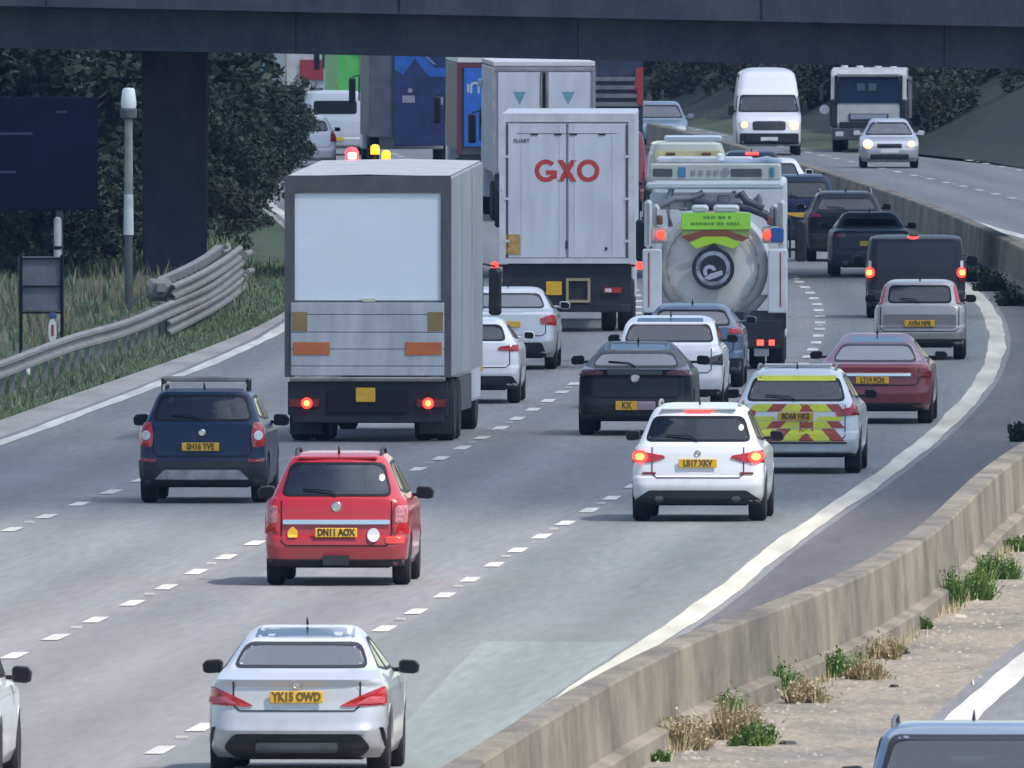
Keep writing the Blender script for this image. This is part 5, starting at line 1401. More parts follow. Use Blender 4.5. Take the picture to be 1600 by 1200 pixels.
for sg in (1, -1):
    tl_ = MB().cbox(sg*0.86, 0.06, 0.79, 0.34, 0.05, 0.11, .01).build("tail_light", M_RED, t)
    MB().cbox(sg*0.78, 0.03, 0.79, 0.12, 0.02, 0.07, .01).build("lens", M_CLEAR, tl_)
    MB().lathe([(0, 0.075), (-0.03, 0.07), (-.03, 0)], (sg*1.37, 0.0, 1.26), 'y', 16).build("marker_light", M_BRAKE, t)
    MB().box(min(sg*1.22, sg*1.37), max(sg*1.22, sg*1.37), 0.0, 0.03, 1.24, 1.28).build("marker_arm", M_CHAS, t)
MB().cbox(0, 0.12, 0.46, 2.4, 0.12, 0.16, .02).build("bumper_bar", M_CHAS, t)
MB().box(-0.45, 0.45, 0.2, L, 0.8, 1.36).build("chassis", M_CHAS, t)
MB().box(-W+.1, W-.1, 3.9, 3.95, 0.35, 1.3).build("mudflap", M_CHAS, t)
lorry_wheels(t, W, (1.6, 2.9, 4.2), dual=True)
cab(t, L+0.3, 1.25, 3.6, M_LWHITE, 2.3)

# --- lorry with two white doors and teal triangles
W, H = 1.26, 3.80
t = lorry_at("container_lorry", "white two door lorry with a teal triangle on each door, above the lettered trailer", 850, 346)
MB().box(-W, W, 0.05, 13, 1.2, H).build("cargo_body", M_LWHITE, t, bevel=.03)
bar_frame(-W-.01, W+.01, 1.15, H+.02, 0.06, -.03, .06, .10).build("rear_frame", mat("frame_dusky", (.33, .30, .33), .5, var=.2), t)
MB().box(-W, W, 0.02, 13, H+0.03, H+0.15).build("roof", mat("roof_white", (.66, .66, .66), .5), t, bevel=.02)
for sg in (1, -1):
    d = MB().cbox(sg*0.62, -0.005, 2.45, 1.04, 0.04, 2.46, .02).build("rear_door", M_LWHITE, t)
    MB().add([(sg*.60-.16, -.03, 3.20), (sg*.60+.16, -.03, 3.20), (sg*.60, -.03, 2.88)], [(0, 1, 2)]).build("emblem", mat("emblem_teal", (.14, .33, .38), .5), d)
    MB().tube([(sg*0.07, -0.03, 1.3), (sg*0.07, -0.03, 3.65)], 0.02, 8).build("lock_rod", M_STEEL, t)
    MB().cbox(sg*(W+0.12), 9.0, 3.35, .14, .1, .2, .04).build("wing_mirror", M_CLEAR, t)
MB().box(-.035, .035, -.02, .03, 1.3, 3.68).build("door_seal", M_TRIM, t)
MB().box(-W+.05, W-.05, 0.1, .3, .45, 1.15).build("rear_panel", M_CHAS, t)
lorry_wheels(t, W, (1.6, 2.9, 4.2), dual=False)
cab(t, 13.3, 1.25, 3.3, M_LWHITE, 2.3)

# --- white topped lorry with a blue panel door
t = lorry_at("curtain_lorry", "white topped lorry with a narrow bright blue rear panel edged in dark red", 789, 306)
W, H = 1.27, 3.80
MB().box(-W, W, 0.05, 13, 1.2, H-.28).build("cargo_body", M_FRAME, t, bevel=.02)
MB().box(-W, W, 0.0, 13, H-0.27, H-0.0).build("roof", mat("roof_white", (.66, .66, .66), .5), t, bevel=.02)
bar_frame(-W-.01, W+.01, 1.1, H-.28, .13, -.03, .06, .12).build("rear_frame", M_MRED, t)
d = MB().cbox(-0.82, -.01, 2.35, .56, .05, 2.1, .02).build("rear_door", mat("panel_blue", (.02, .13, .52), .45, var=.12), t)
MB().cbox(0.35, .0, 2.35, 1.6, .05, 2.1, .02).build("rear_door", M_FRAME, t, label="grey brown rear door")
m_ = MB(); ring_seg(m_, -.80, 2.9, .07, .13, 0, PI, -.045); m_.box(-.93, -.87, -.047, -.044, 2.72, 2.95); m_.box(-.73, -.67, -.047, -.044, 2.72, 2.95)
m_.cbox(-.98, -.045, 2.86, .06, .005, .22, .001); m_.build("emblem", mat("emblem_pale", (.4, .5, .62), .5), d)
m_ = MB(); m_.cbox(-.60, -.06, 2.15, .09, .05, .5, .03); m_.build("wing_mirror", M_BLACK, t)
lorry_wheels(t, W, (1.6, 2.9, 4.2), dual=False)
MB().box(-W+.05, W-.05, 0.1, .3, .45, 1.1).build("rear_panel", M_CHAS, t)
cab(t, 13.3, 1.25, 3.3, M_LWHITE, 2.3)

# --- dark navy lorry with a blue cross
t = lorry_at("navy_lorry", "dark navy lorry with a bright blue cross pattern and a broad grey left side", 646, 263)
W, H = 1.28, 4.0
MB().box(-W, W, 0.05, 10, 0.9, H).build("cargo_body", mat("slate", (.085, .095, .12), .6, var=.15), t, bevel=.02)
d = MB().cbox(0.23, -.01, 2.3, 1.62, .06, 3.3, .02).build("rear_door", mat("door_navy", (.012, .025, .11), .4, var=.3), t)
m_ = MB(); y = -.045
m_.add([(-.50, y, 3.9), (-.28, y, 3.9), (.62, y, 2.9), (1.0, y, 2.9), (1.0, y, 2.65), (.45, y, 2.65)], [(0,1,2,5),(2,3,4,5)])
m_.add([(-.55, y-.003, 2.85), (-.30, y-.003, 2.7), (.55, y-.003, 3.9), (.25, y-.003, 3.9), (-.55, y-.003, 3.3)], [(0,1,2,3,4)])
m_.build("blue_pattern", mat("cross_blue", (.015, .10, .42), .4, var=.2), d)
MB().add([(-.34, y-.006, 3.9), (-.30, y-.006, 3.9), (.65, y-.006, 3.0), (.58, y-.006, 3.0)], [(0,1,2,3)]).build("pale_stripe", mat("stripe_pale", (.16, .28, .40), .5), d)
for x, z, w_, h_ in ((-.14, 2.0, .36, .2), (-.1, 2.25, .12, .12), (.8, 1.95, .12, .22)): MB().cbox(x, -.05, z, w_, .01, h_, .03).build("door_sticker", mat("sticker_grey", (.28, .30, .36), .5), d)
lorry_wheels(t, W, (1.6, 2.9), dual=False); cab(t, 10.3, 1.25, 3.4, M_LWHITE, 2.3)

# --- dark lorry with slatted rear and red edge
t = lorry_at("slatted_lorry", "dark lorry with grey slatted rear and a red edge, right of the teal triangle lorry", 936, 268)
W, H = 1.26, 3.75
MB().box(-W, W, 0.05, 10, 0.9, H).build("cargo_body", mat("body_navy_grey", (.02, .032, .06), .5, var=.3), t, bevel=.02)
m_ = MB()
for k in range(7): m_.cbox(0, -.02, 1.2+.24*k, 2.3, .06, .12, .01)
m_.build("rear_slats", mat("slat_grey", (.15, .155, .175), .5, var=.2), t)
m_ = MB(); m_.add([(1.0, -.06, 2.3), (1.26, -.06, 2.5), (1.26, -.06, 3.0), (1.05, -.06, 2.95)], [(0,1,2,3)]); m_.box(1.08, 1.265, -.055, -.0, 1.9, 2.95)
m_.build("red_corner", mat("corner_red", (.30, .03, .04), .5), t)
MB().cbox(1.16, -.05, 3.45, .07, .03, .28, .01).build("marker_light", M_CLEAR, t)
lorry_wheels(t, W, (1.6, 2.9), dual=False); cab(t, 10.3, 1.25, 3.2, P_MAROON, 2.3)

# --- far lorries and cars round the bend
def far_lorry(label, px, py, m, W=1.2, H=3.9, extra=None, L=9):
    t = lorry_at("far_lorry", label, px, py)
    MB().box(-W, W, .05, L, .8, H).build("cargo_body", m, t, bevel=.03)
    bar_frame(-W-.01, W+.01, .8, H+.01, .06, -.03, .05).build("rear_frame", M_STEEL, t)
    MB().box(-W+.05, W-.05, .1, .3, .4, .8).build("rear_panel", M_CHAS, t)
    lorry_wheels(t, W, (1.5, 2.8), dual=False); cab(t, L+.3, 1.2, 3.0, M_LWHITE, 2.2)
    if extra: extra(t)
    return t
def ex_green(t):
    m_ = MB(); m_.cbox(-.55, -.05, 2.75, .42, .01, .3, .05); m_.build("emblem", mat("emblem_green_grey", (.15, .38, .30), .5), t)
    m_ = MB(); m_.cbox(-.15, -.06, 2.1, .22, .1, .8, .06); m_.cbox(-.35, -.06, 2.55, .3, .1, .12, .03); m_.build("door_gear", M_BLACK, t)
far_lorry("bright green lorry far off, partly behind the navy lorry", 580, 196, mat("body_green", (.10, .48, .10), .5, var=.08), W=1.2, extra=ex_green)
def ex_red(t):
    MB().cbox(.3, -.05, 1.55, 1.4, .03, .7, .02).build("red_panel", mat("panel_red", (.30, .03, .04), .5), t)
    MB().cbox(.4, -.05, 2.5, 1.2, .03, .08, .01).build("shelf_line", M_BLACK, t)
far_lorry("distant white lorry with a red lower panel, just left of the green lorry", 486, 178, mat("body_white_dull", (.52, .53, .52), .5, var=.12), W=0.9, H=3.5, extra=ex_red)
far_lorry("distant teal lorry glimpsed above the trees", 428, 160, mat("body_teal", (.04, .27, .34), .5, var=.15), W=.55, H=3.6, L=6)
far_lorry("distant dull white lorry glimpsed above the trees beside the teal one", 384, 154, mat("body_white_dull", (.52, .53, .52), .5), W=.62, H=3.5, L=6)
fv = dict(L=5.0, W=1.0, H=1.95, belt=1.05, style='van', paint=P_SILVER, wr=0.33, zb=0.24,
    tail=[dict(p=rect(0.90, 1.0, .12, .4), m=M_RED)], plate=(0, .5, .5, .11, ""), mirror_mat=M_CLEAR, antenna=False,
    rear_bits=[("rear_window", rect(0, 1.45, 1.3, .4, r=.08), M_TRIM, .01)])
rear_facing("silver_van", "silver van far ahead on the left, just above the box lorry roof", "van", fv, 524, 243)
fc = dict(L=4.3, W=0.9, H=1.5, top=0.58, belt=1.0, style='hatch', paint=P_WHITE, wr=0.32, zb=0.22, rake=0.3,
    rwin=(1.05, 1.36, 0.66, 0.56), rglass=G_TINT, glass=G_DARK, tail=[dict(p=rect(0.80, .9, .14, .3), m=M_RED)], plate=(0, .6, .5, .11, ""))
rear_facing("white_hatchback", "pale hatchback in the far left lane beside the trees", "car", fc, 478, 262)

# --- tanker seen from behind
t = lorry_at("suction_tanker", "white vacuum tanker with a lime green banner and round black emblem on its tank end", 1117, 577, dh=0.004)
M_TANK = mat("tank_white", (0.64, 0.635, 0.60), 0.5, coat=.15, var=.16, vscale=1.5)
M_TANKD = mat("tank_stained", (0.40, 0.40, 0.37), 0.5, var=.3, vscale=3)
M_TP = mat("panel_white", (0.60, 0.62, 0.65), 0.45, var=.12, vscale=2)
cz = 1.80; Rt = 0.96
tank = MB().lathe([(0.10, 0.0), (0.105, .35), (0.125, .65), (0.16, .86), (0.24, Rt), (0.34, Rt+.015), (0.40, Rt), (5.6, Rt), (5.85, .8), (5.95, .4), (6, 0)], (-.04, 0.05, cz), 'y', 48).build("tank", M_TANK, t, smooth=50)
m_ = MB()
ring_seg(m_, -.04, cz, Rt-.16, Rt-.135, 0, 2*PI, 0.09); m_.build("tank_rim", M_STEEL, tank)
m_ = MB()
for k in range(7):
    for sg in (1, -1):
        a = (-0.85 + 0.27*k) if sg == 1 else (PI + 0.85 - 0.27*k)
        ring_seg(m_, -.04, cz, .79, .82, a, a + 0.13*sg, .155, n=4)
m_.build("reflective_dashes", mat("dash_dark_red", (.16, .02, .02), .4), tank)
# stained belly casting below the tank
MB().add([(-.9, .3, 1.3), (.95, .3, 1.3), (.55, .25, .82), (.10, .2, .62), (-.45, .25, .85), (-.9, 1.2, 1.3), (.95, 1.2, 1.3), (.55, 1.2, .82), (.10, 1.2, .62), (-.45, 1.2, .85)],
         [(0,1,2,3,4), (5,9,8,7,6), (0,4,9,5), (4,3,8,9), (3,2,7,8), (2,1,6,7)]).build("sump", M_TANKD, t, bevel=.03)
# banner on the upper tank end
bn = MB().cbox(0.02, -0.03, 2.60, 1.22, .03, .30, .01).build("banner", mat("banner_lime", (.32, .72, .06), .45, var=.08), t)
text_obj("lettering", "STAY SAFE", 0.10, mat("banner_ink", (.10, .30, .04), .6), bn, (0.02, -0.05, 2.655), bold=.002)
bpy.data.objects.remove([o for o in bn.children][0])
inkm = mat("banner_ink", (.10, .34, .04), .6)
m_ = MB(); rb = random.Random(4)
for zz, x0, x1 in ((2.665, -.20, .28), (2.555, -.42, .42)):
    x = x0
    while x < x1:
        ww = rb.uniform(.03, .075); m_.box(x, x+ww, -.048, -.0455, zz-.025, zz+.025); x += ww + rb.choice((.012, .015, .05))
m_.build("lettering", inkm, bn)
m_ = MB(); m_.add([(-.58, -.02, 2.46), (-.2, -.02, 2.50), (.25, -.02, 2.50), (.60, -.02, 2.46), (.60, -.02, 2.33), (.2, -.02, 2.40), (-.15, -.02, 2.40), (-.58, -.02, 2.33)], [(0,1,6,7),(1,2,5,6),(2,3,4,5)])
m_.build("olive_band", mat("band_olive", (.28, .34, .10), .5), t)
m_ = MB(); m_.add([(-.60, -.03, 2.33), (-.22, -.03, 2.44), (.22, -.03, 2.44), (.60, -.03, 2.31), (.48, -.03, 2.24), (.2, -.03, 2.33), (-.2, -.03, 2.33), (-.46, -.03, 2.24)], [(0,1,6,7),(1,2,5,6),(2,3,4,5)])
m_.build("brown_band", mat("band_brown", (.22, .075, .04), .5), t)
m_ = MB(); m_.add([(-.45, -.04, 2.22), (-.2, -.04, 2.33), (.2, -.04, 2.33), (.46, -.04, 2.22), (.32, -.04, 2.12), (0, -.04, 2.22), (-.32, -.04, 2.12)], [(0,1,5,6),(1,2,5),(2,3,4,5)])
m_.build("lime_band", mat("band_lime", (.42, .68, .04), .45), t)
em = MB(); ring_seg(em, -.03, 1.77, 0, .375, 0, 2*PI, -.035, n=32); em.add([(-.28, -.036, 2.02), (.22, -.036, 2.02), (-.03, -.036, 2.22)], [(0,1,2)])
em = em.build("emblem", mat("emblem_black", (.012, .015, .025), .4), t)
m_ = MB(); ring_seg(m_, -.03, 1.77, .235, .305, 0, 2*PI, -.042, n=36); m_.build("emblem_ring", mat("emblem_silver", (.27, .30, .36), .4, var=.5, vscale=9), em)
m_ = MB(); ring_seg(m_, -.09, 1.72, .05, .115, .2, PI+.9, -.043); m_.add([(-.19, -.044, 1.60), (-.08, -.044, 1.68), (.13, -.044, 1.74), (.14, -.044, 1.66), (0, -.044, 1.60), (-.1, -.044, 1.57)], [(0,1,5),(1,2,3,4),(1,4,5)])
m_.build("emblem_swirl", mat("swirl_silver", (.42, .46, .55), .4), em)
# side cabinets, marker stripes, corner posts
for sg in (1, -1):
    MB().cbox(sg*1.10, 0.25, 1.55, .34, .9, 1.12, .02).build("side_cabinet", M_TP, t)
    MB().box(sg*1.155-.012, sg*1.155+.012, -.21, -.202, 1.10, 2.05).build("marker_stripe", mat("stripe_red", (.40, .05, .04), .5), t)
    m_ = MB(); m_.cbox(sg*1.17, .1, 2.55, .14, .2, .85, .05); m_.cbox(sg*1.04, .3, 2.6, .16, .2, .6, .05); m_.build("corner_post", mat("post_white", (.58, .60, .62), .45), t)
    MB().cbox(sg*0.97, 0.0, 2.62, .11, .06, .17, .02).build("lamp_box", mat("lamp_brown", (.16, .07, .05), .5), t)
    tl_ = MB().lathe([(0, .075), (-.04, .07), (-.05, 0)], (sg*0.93-.02, -.02, 2.36), 'y', 16).build("marker_light", M_BRAKE, t)
    MB().cbox(sg*.98, .1, 2.36, .3, .2, .3, .03).build("lamp_mount", M_TANKD, t)
    MB().add([(sg*.62, -.15, 1.02), (sg*1.25, -.15, 1.02), (sg*1.25, -.15, .72), (sg*1.0, -.15, .55), (sg*.62, -.15, .95), (sg*.62, .7, 1.02), (sg*1.25, .7, 1.02), (sg*1.25, .7, .72), (sg*1.0, .7, .55), (sg*.62, .7, .95)],
             [(0,1,2,3,4), (5,9,8,7,6), (0,5,6,1), (1,6,7,2), (2,7,8,3), (3,8,9,4), (4,9,5,0)]).build("mudguard", M_BLACK, t)
    tb = MB().cbox(sg*.86, -.1, .62, .62, .14, .50, .02).build("lamp_board", M_CHAS, t)
    MB().cbox(sg*.80, -.18, .47, .12, .02, .10, .03).build("tail_light", mat("tail_glow", (.8, .05, .03), .3, emit=(1, .08, .05), estr=2.0), t)
    MB().cbox(sg*1.0, -.18, .47, .10, .02, .10, .03).build("tail_light", mat("tail_glow", (.8, .05, .03), .3), t)
MB().cbox(1.10, -.03, 2.36, .22, .06, .25, .02).build("blue_box", mat("box_blue", (.02, .10, .33), .5), t)
# pipes, hose, top works
M_HOSE = mat("hose_slate", (.05, .06, .085), .45)
M_PIPE = mat("pipe_grey", (.22, .235, .25), .4, metal=.3, var=.3)
MB().tube([(-.35, .25, 2.95), (-.1, .15, 2.88), (.25, .1, 2.86), (.6, .1, 2.83), (.88, .1, 2.72), (1.0, .15, 2.6)], .075, 12).build("hose", M_HOSE, t, smooth=60)
MB().tube([(.45, .15, 3.1), (.55, .1, 2.95), (.85, .08, 2.82)], .07, 12).build("hose", M_HOSE, t, smooth=60)
MB().tube([(-1.0, .3, 2.85), (-.7, .25, 3.0), (-.4, .3, 3.0), (-.2, .3, 3.1)], .06, 10).build("pipe", M_PIPE, t, smooth=60)
MB().tube([(-.78, .3, 2.5), (-.85, .3, 2.9), (-.75, .35, 3.2)], .05, 10).build("pipe", M_PIPE, t, smooth=60)
m_ = MB(); rb = random.Random(9)
for k in range(16):
    MB().cbox(rb.uniform(-.95, .95), rb.uniform(.3, .7), rb.uniform(2.78, 3.12), rb.uniform(.06, .22), rb.uniform(.08, .2), rb.uniform(.05, .2), .02).build("pump_fitting", M_PIPE, t)
for x_, w_ in ((-.26, .3), (.2, .46)): MB().cbox(x_, 0, 2.82, w_, .12, .14, .04).build("filler_cap", mat("cap_pale", (.62, .68, .66), .45), t)
MB().cbox(-.35, .6, 2.95, 1.6, .3, .3, .04).build("walkway", M_TP, t)
MB().cbox(0, .35, 3.22, 2.42, .25, .12, .03).build("light_bar_rail", mat("rail_pale", (.50, .56, .58), .4), t)
bb = MB().cbox(0, .45, 3.46, 2.32, .18, .30, .03).build("head_board", mat("board_cream", (.50, .52, .47), .5, var=.1), t)
for x_, w_ in ((-.92, .34), (.55, .54)): MB().cbox(x_, .345, 3.45, w_, .03, .14, .03).build("board_recess", mat("recess_dark", (.07, .085, .09), .5), bb)
for x_, w_ in ((-.58, .13), (1.0, .07)): MB().cbox(x_, .345, 3.46, w_, .03, .18, .03).build("blue_mark", mat("mark_blue", (.06, .20, .42), .5), bb)
m_ = MB(); ring_seg(m_, .18, 3.46, .03, .075, 0, 2*PI, .335, n=16); m_.build("board_mark", mat("mark_grey", (.24, .29, .33), .5), bb)
for x in (-.38, -.25, -.1, .02): MB().cbox(x, .342, 3.45, .07, .02, .09, .01).build("board_mark", mat("mark_grey", (.24, .29, .33), .5), bb)
MB().cbox(-.2, 1.6, 3.66, 1.7, .6, .12, .03).build("top_locker", M_TP, t)
MB().lathe([(0, .07), (.1, .07), (.13, 0)], (.08, .9, 3.66), 'z', 12).build("work_lamp", mat("lamp_white", (.85, .88, .9), .3), t)
m_ = MB(); m_.tube([(.1, 1.2, 3.62), (.5, 1.2, 3.58), (.9, 1.2, 3.66), (1.15, 1.2, 3.60)], .08, 10); m_.build("hose", mat("hose_blue_white", (.33, .40, .50), .45), t, smooth=60)
MB().box(-.5, .5, 0, 7.8, .55, 1.0).build("chassis", M_CHAS, t)
MB().cbox(0, -.05, .42, 2.3, .12, .12, .02).build("bumper_bar", M_CHAS, t)
MB().cbox(.82, -.14, .30, .26, .02, .14, .01).build("number_plate", mat("plate_dull", (.25, .26, .28), .5), t)
lorry_wheels(t, 1.22, (1.3, 2.6)); cab(t, 6.4, 1.22, 3.3, M_TP, 2.1)

# --- oncoming tipper lorry
x, y = place(1357, 238); rz = PI + heading(y) - 0.075
d = Vector((-math.sin(rz), math.cos(rz), 0)); o_ = Vector((x, y, 0)) - d * 8.2
t = empty("tipper_lorry", o_, rz); t.scale = (.93, 1, 0.9); tag(t, "oncoming pale grey tipper lorry with a dark windscreen, behind the silver hatchback", "lorry")
M_TIP = mat("tipper_cream", (.50, .51, .49), .45, var=.1)
W = 1.24
MB().xprism([(6.0, .75), (8.12, .75), (8.2, 1.0), (8.18, 1.72), (7.98, 2.62), (7.75, 2.80), (6.1, 2.86), (6.0, 2.8)], -W, W).build("cab", M_TIP, t, bevel=.07)
MB().add([(-1.08, 8.205, 1.66), (1.08, 8.205, 1.66), (.98, 8.02, 2.55), (-.98, 8.02, 2.55)], [(0,1,2,3)]).build("windscreen", mat("screen_blue_black", (.010, .022, .05), .12, spec=.25), t)
for x_ in (.25, -.12): MB().cbox(x_, 8.12, 2.2, .28, .05, .26, .1).build("painted_glint", mat("screen_glint", (.05, .10, .12), .6), t)  # paler blocks on the dark screen, a glint put in as colour
MB().cbox(0, 8.22, 1.18, 1.30, .05, .26, .03).build("grille", mat("grille_dark", (.03, .035, .05), .4), t)
MB().cbox(0, 8.25, 1.20, 1.18, .03, .16, .03).build("grille_slats", mat("grille_silver", (.3, .33, .40), .4), t)
for sg in (1, -1):
    MB().cbox(sg*1.13, 8.17, 1.32, .22, .12, .95, .05).build("corner_deflector", M_CHAS, t)
    MB().cbox(sg*1.255, 7.1, 1.35, .04, 1.6, .9, .02).build("door_lower", M_CHAS, t)
    MB().cbox(sg*1.255, 7.2, 2.15, .03, .9, .6, .02).build("side_window", M_TRIM, t)
    MB().xprism([(8.23, 1.62), (8.245, 1.66), (8.05, 2.6), (8.03, 2.6)], sg*1.06-.05, sg*1.06+.05).build("screen_pillar", M_TRIM, t)
MB().cbox(0, 8.10, 2.62, 2.1, .22, .14, .05).build("sun_visor", M_TIP, t)
MB().cbox(0, 8.20, .92, 1.9, .08, .22, .03).build("lower_panel", M_CHAS, t)
MB().cbox(0, 8.18, .62, 2.4, .14, .42, .04).build("bumper", mat("bumper_slate", (.07, .075, .09), .6, var=.3), t)
MB().cbox(.3, 8.26, .72, .4, .03, .14, .01).build("number_plate", M_GREYP, t)
for sg in (1, -1):
    m_ = MB(); m_.cbox(sg*1.55, 8.0, 2.0, .14, .1, .55, .03); m_.tube([(sg*1.2, 7.9, 2.5), (sg*1.55, 8.0, 2.3)], .025, 6); m_.build("wing_mirror", M_BLACK, t)
    MB().cbox(sg*.95, 8.26, .62, .26, .03, .16, .03).build("headlight", M_CLEAR, t)
    wheel(t, sg*1.05, 7.3, .5, .3, sg, M_GREYP); wheel(t, sg*1.05, 5.9, .5, .3, sg, M_GREYP)
    wheel(t, sg*1.05, 1.6, .5, .3, sg, M_GREYP); wheel(t, sg*1.05, .4, .5, .3, sg, M_GREYP)
m_ = MB(); m_.xprism([(0, 1.1), (5.7, 1.1), (5.8, 2.6), (0.1, 2.5)], -1.2, 1.2); m_.build("tipper_body", mat("tipper_steel", (.2, .2, .2), .6, var=.2), t)
MB().box(-.5, .5, 0, 8.0, .6, 1.08).build("chassis", M_CHAS, t)
for x_ in (-.8, -.3, .3, .8): MB().lathe([(0, .12), (.08, .1), (.12, 0)], (x_, 7.5, 2.86), 'z', 12).build("roof_lamp", M_CLEAR, t)
m_ = MB(); m_.lathe([(0, .16), (-.05, .14), (-.06, 0)], (1.45, 7.9, 1.45), 'y', 16); m_.tube([(1.2, 7.8, 1.45), (1.45, 7.88, 1.45)], .03, 6)
m_.build("round_mirror", M_CLEAR, t)
# ---------------------------------------------------------------- trees, bushes, grass, weeds
def leaf_mat(name, c1, c2):
    m = bpy.data.materials.new(name); m.use_nodes = True
    n = m.node_tree; p = n.nodes["Principled BSDF"]; p.inputs["Roughness"].default_value = 0.75
    g_ = n.nodes.new("ShaderNodeNewGeometry"); cr = n.nodes.new("ShaderNodeValToRGB")
    cr.color_ramp.elements[0].color = (*c1, 1); cr.color_ramp.elements[1].color = (*c2, 1)
    n.links.new(g_.outputs["Random Per Island"], cr.inputs["Fac"]); n.links.new(cr.outputs[0], p.inputs["Base Color"])
    return m
M_LEAF = [leaf_mat("leaf_dark", (0.008, 0.018, 0.015), (0.038, 0.058, 0.032)),
          leaf_mat("leaf_mid", (0.016, 0.034, 0.022), (0.045, 0.068, 0.036)),
          leaf_mat("leaf_olive", (0.026, 0.038, 0.026), (0.06, 0.07, 0.040))]
M_BARK = mat("bark", (0.06, 0.05, 0.042), 0.9, var=.3)
M_WEED = leaf_mat("weed_green", (0.07, 0.15, 0.03), (0.20, 0.32, 0.08))
M_DRY = leaf_mat("dry_grass", (0.32, 0.26, 0.15), (0.60, 0.50, 0.32))
M_BLADE = leaf_mat("verge_blades", (0.10, 0.15, 0.07), (0.24, 0.30, 0.16))
M_BLADET = leaf_mat("verge_tan", (0.13, 0.135, 0.075), (0.30, 0.26, 0.16))

def crown_mesh(rnd, rx, rz, zc, n_clump, leaves, size):
    mb = MB()
    for c in range(n_clump):
        # clump centre through the crown's volume, biased outward, lumpy
        while True:
            v = Vector((rnd.uniform(-1, 1), rnd.uniform(-1, 1), rnd.uniform(-1, 1)))
            if 0.15 < v.length < 1: break
        cen = Vector((v.x*rx, v.y*rx, zc + v.z*rz))
        cr_ = rnd.uniform(0.22, 0.48) * min(rx, rz) * 0.75
        for k in range(leaves):
            d = Vector((rnd.gauss(0, 1), rnd.gauss(0, 1), rnd.gauss(0, 1))).normalized() * cr_ * rnd.uniform(0.55, 1.05)
            p = cen + d; s = size * rnd.uniform(0.6, 1.4)
            if p.z < 0.05: continue
            a = Vector((rnd.gauss(0, 1), rnd.gauss(0, 1), rnd.gauss(0, .6))).normalized()
            b = a.cross(Vector((rnd.gauss(0, 1), rnd.gauss(0, 1), rnd.gauss(0, 1)))).normalized()
            q = len(mb.v)
            mb.v += [tuple(p - a*s), tuple(p + b*s*0.55), tuple(p + a*s), tuple(p - b*s*0.55)]; mb.f.append((q, q+1, q+2, q+3))
    return mb
def make_tree(name, seed, h, rx, lm, bush=False):
    rnd = random.Random(seed); r_ = empty(name)
    zc = h*0.56 if not bush else h*0.45; rz = h*0.46 if not bush else h*0.5
    crown_mesh(rnd, rx, rz, zc, 54 if not bush else 28, 120 if not bush else 90, 0.125 if not bush else 0.10).build("crown", M_LEAF[lm], r_)
    tr = MB(); tr.tube([(0, 0, -0.3), (0.05, 0, h*.25), (-0.04, .05, h*.5), (.1, 0, h*.8)], .13 if not bush else .07, 8, r2=.04)
    for k in range(6):
        a = rnd.uniform(0, 2*PI); z = h*rnd.uniform(.15, .55)
        tr.tube([(0, 0, z), (math.cos(a)*rx*.35, math.sin(a)*rx*.35, z+h*.12), (math.cos(a)*rx*.7, math.sin(a)*rx*.7, z+h*.22)], .05, 6, r2=.015)
    tr.build("trunk", M_BARK, r_)
    return r_
protos = {}
rt = random.Random(21)
def plant_tree(key, x, y, sc, label, group):
    kind, seed, h, rx, lm, bush = key
    if key not in protos:
        o = make_tree(kind, seed, h, rx, lm, bush); protos[key] = o
    else: o = copy_tree(protos[key])
    o.location = (x, y, terrain_z(x, y)); o.scale = (sc*rt.uniform(.9, 1.15), sc*rt.uniform(.9, 1.15), sc*rt.uniform(.9, 1.1)); o.rotation_euler = (0, 0, rt.uniform(0, 6.28))
    tag(o, label, "bush" if bush else "tree", group)
TA = ("verge_tree", 1, 6.2, 2.2, 0, False); TB = ("verge_tree", 2, 5.4, 2.4, 1, False); TC = ("verge_tree", 3, 7.0, 2.0, 0, False)
BA = ("verge_bush", 4, 2.6, 1.7, 1, True); BB = ("verge_bush", 5, 3.2, 1.5, 2, True)
# left: a dark belt behind the pier, thinning towards the road
def left_label(px):
    return ("dark tree behind the large navy road sign, left of the mast" if px < 155 else
            "dark tree between the navy road sign and the bridge pier" if px < 240 else
            "dark tree directly behind the bridge pier" if px < 335 else "dark tree right of the bridge pier, beside the far traffic")
def right_label(x, Y):
    px = 800 + x*F/Y
    return ("blurred dark tree on the bank left of the oncoming white van" if px < 1140 else
            "blurred dark tree on the bank between the white van and the tipper lorry" if px < 1290 else
            "blurred dark tree on the bank behind or right of the tipper lorry")
def bush_label(x, Y):
    px = 800 + x*F/Y
    return ("low bush on the bank left of the oncoming white van" if px < 1140 else
            "low bush on the bank between the white van and the tipper lorry" if px < 1290 else "low bush on the bank right of the tipper lorry")
GL = "dark trees crowding the left verge beyond the bridge"
LL = "dark leafy tree in the crowded belt on the left verge behind the pier"
for i, (px, Y, k, s_) in enumerate([(-40, 640, TA, 1.1), (30, 655, TC, 1), (95, 648, TB, 1.1), (150, 662, TA, 1), (205, 655, TC, .95), (250, 700, TB, 1.1), (-90, 660, TB, 1.2),
        (60, 690, TA, 1.1), (125, 700, TC, 1), (185, 705, TB, 1.2), (0, 710, TC, 1.1), (-60, 720, TA, 1.2), (235, 735, TA, 1.1), (215, 760, TC, 1.1),
        (345, 690, TA, .44), (372, 705, TB, .44), (400, 740, TA, .52), (425, 770, TC, .42), (450, 815, TB, .40), (340, 750, TC, .46), (225, 690, TB, .7), (235, 760, TB, .7), (470, 870, TA, .33)]):
    plant_tree(k, (px-800)/F*Y, Y, s_, left_label(px), GL)
GB = "bushes along the foot of the left tree belt"
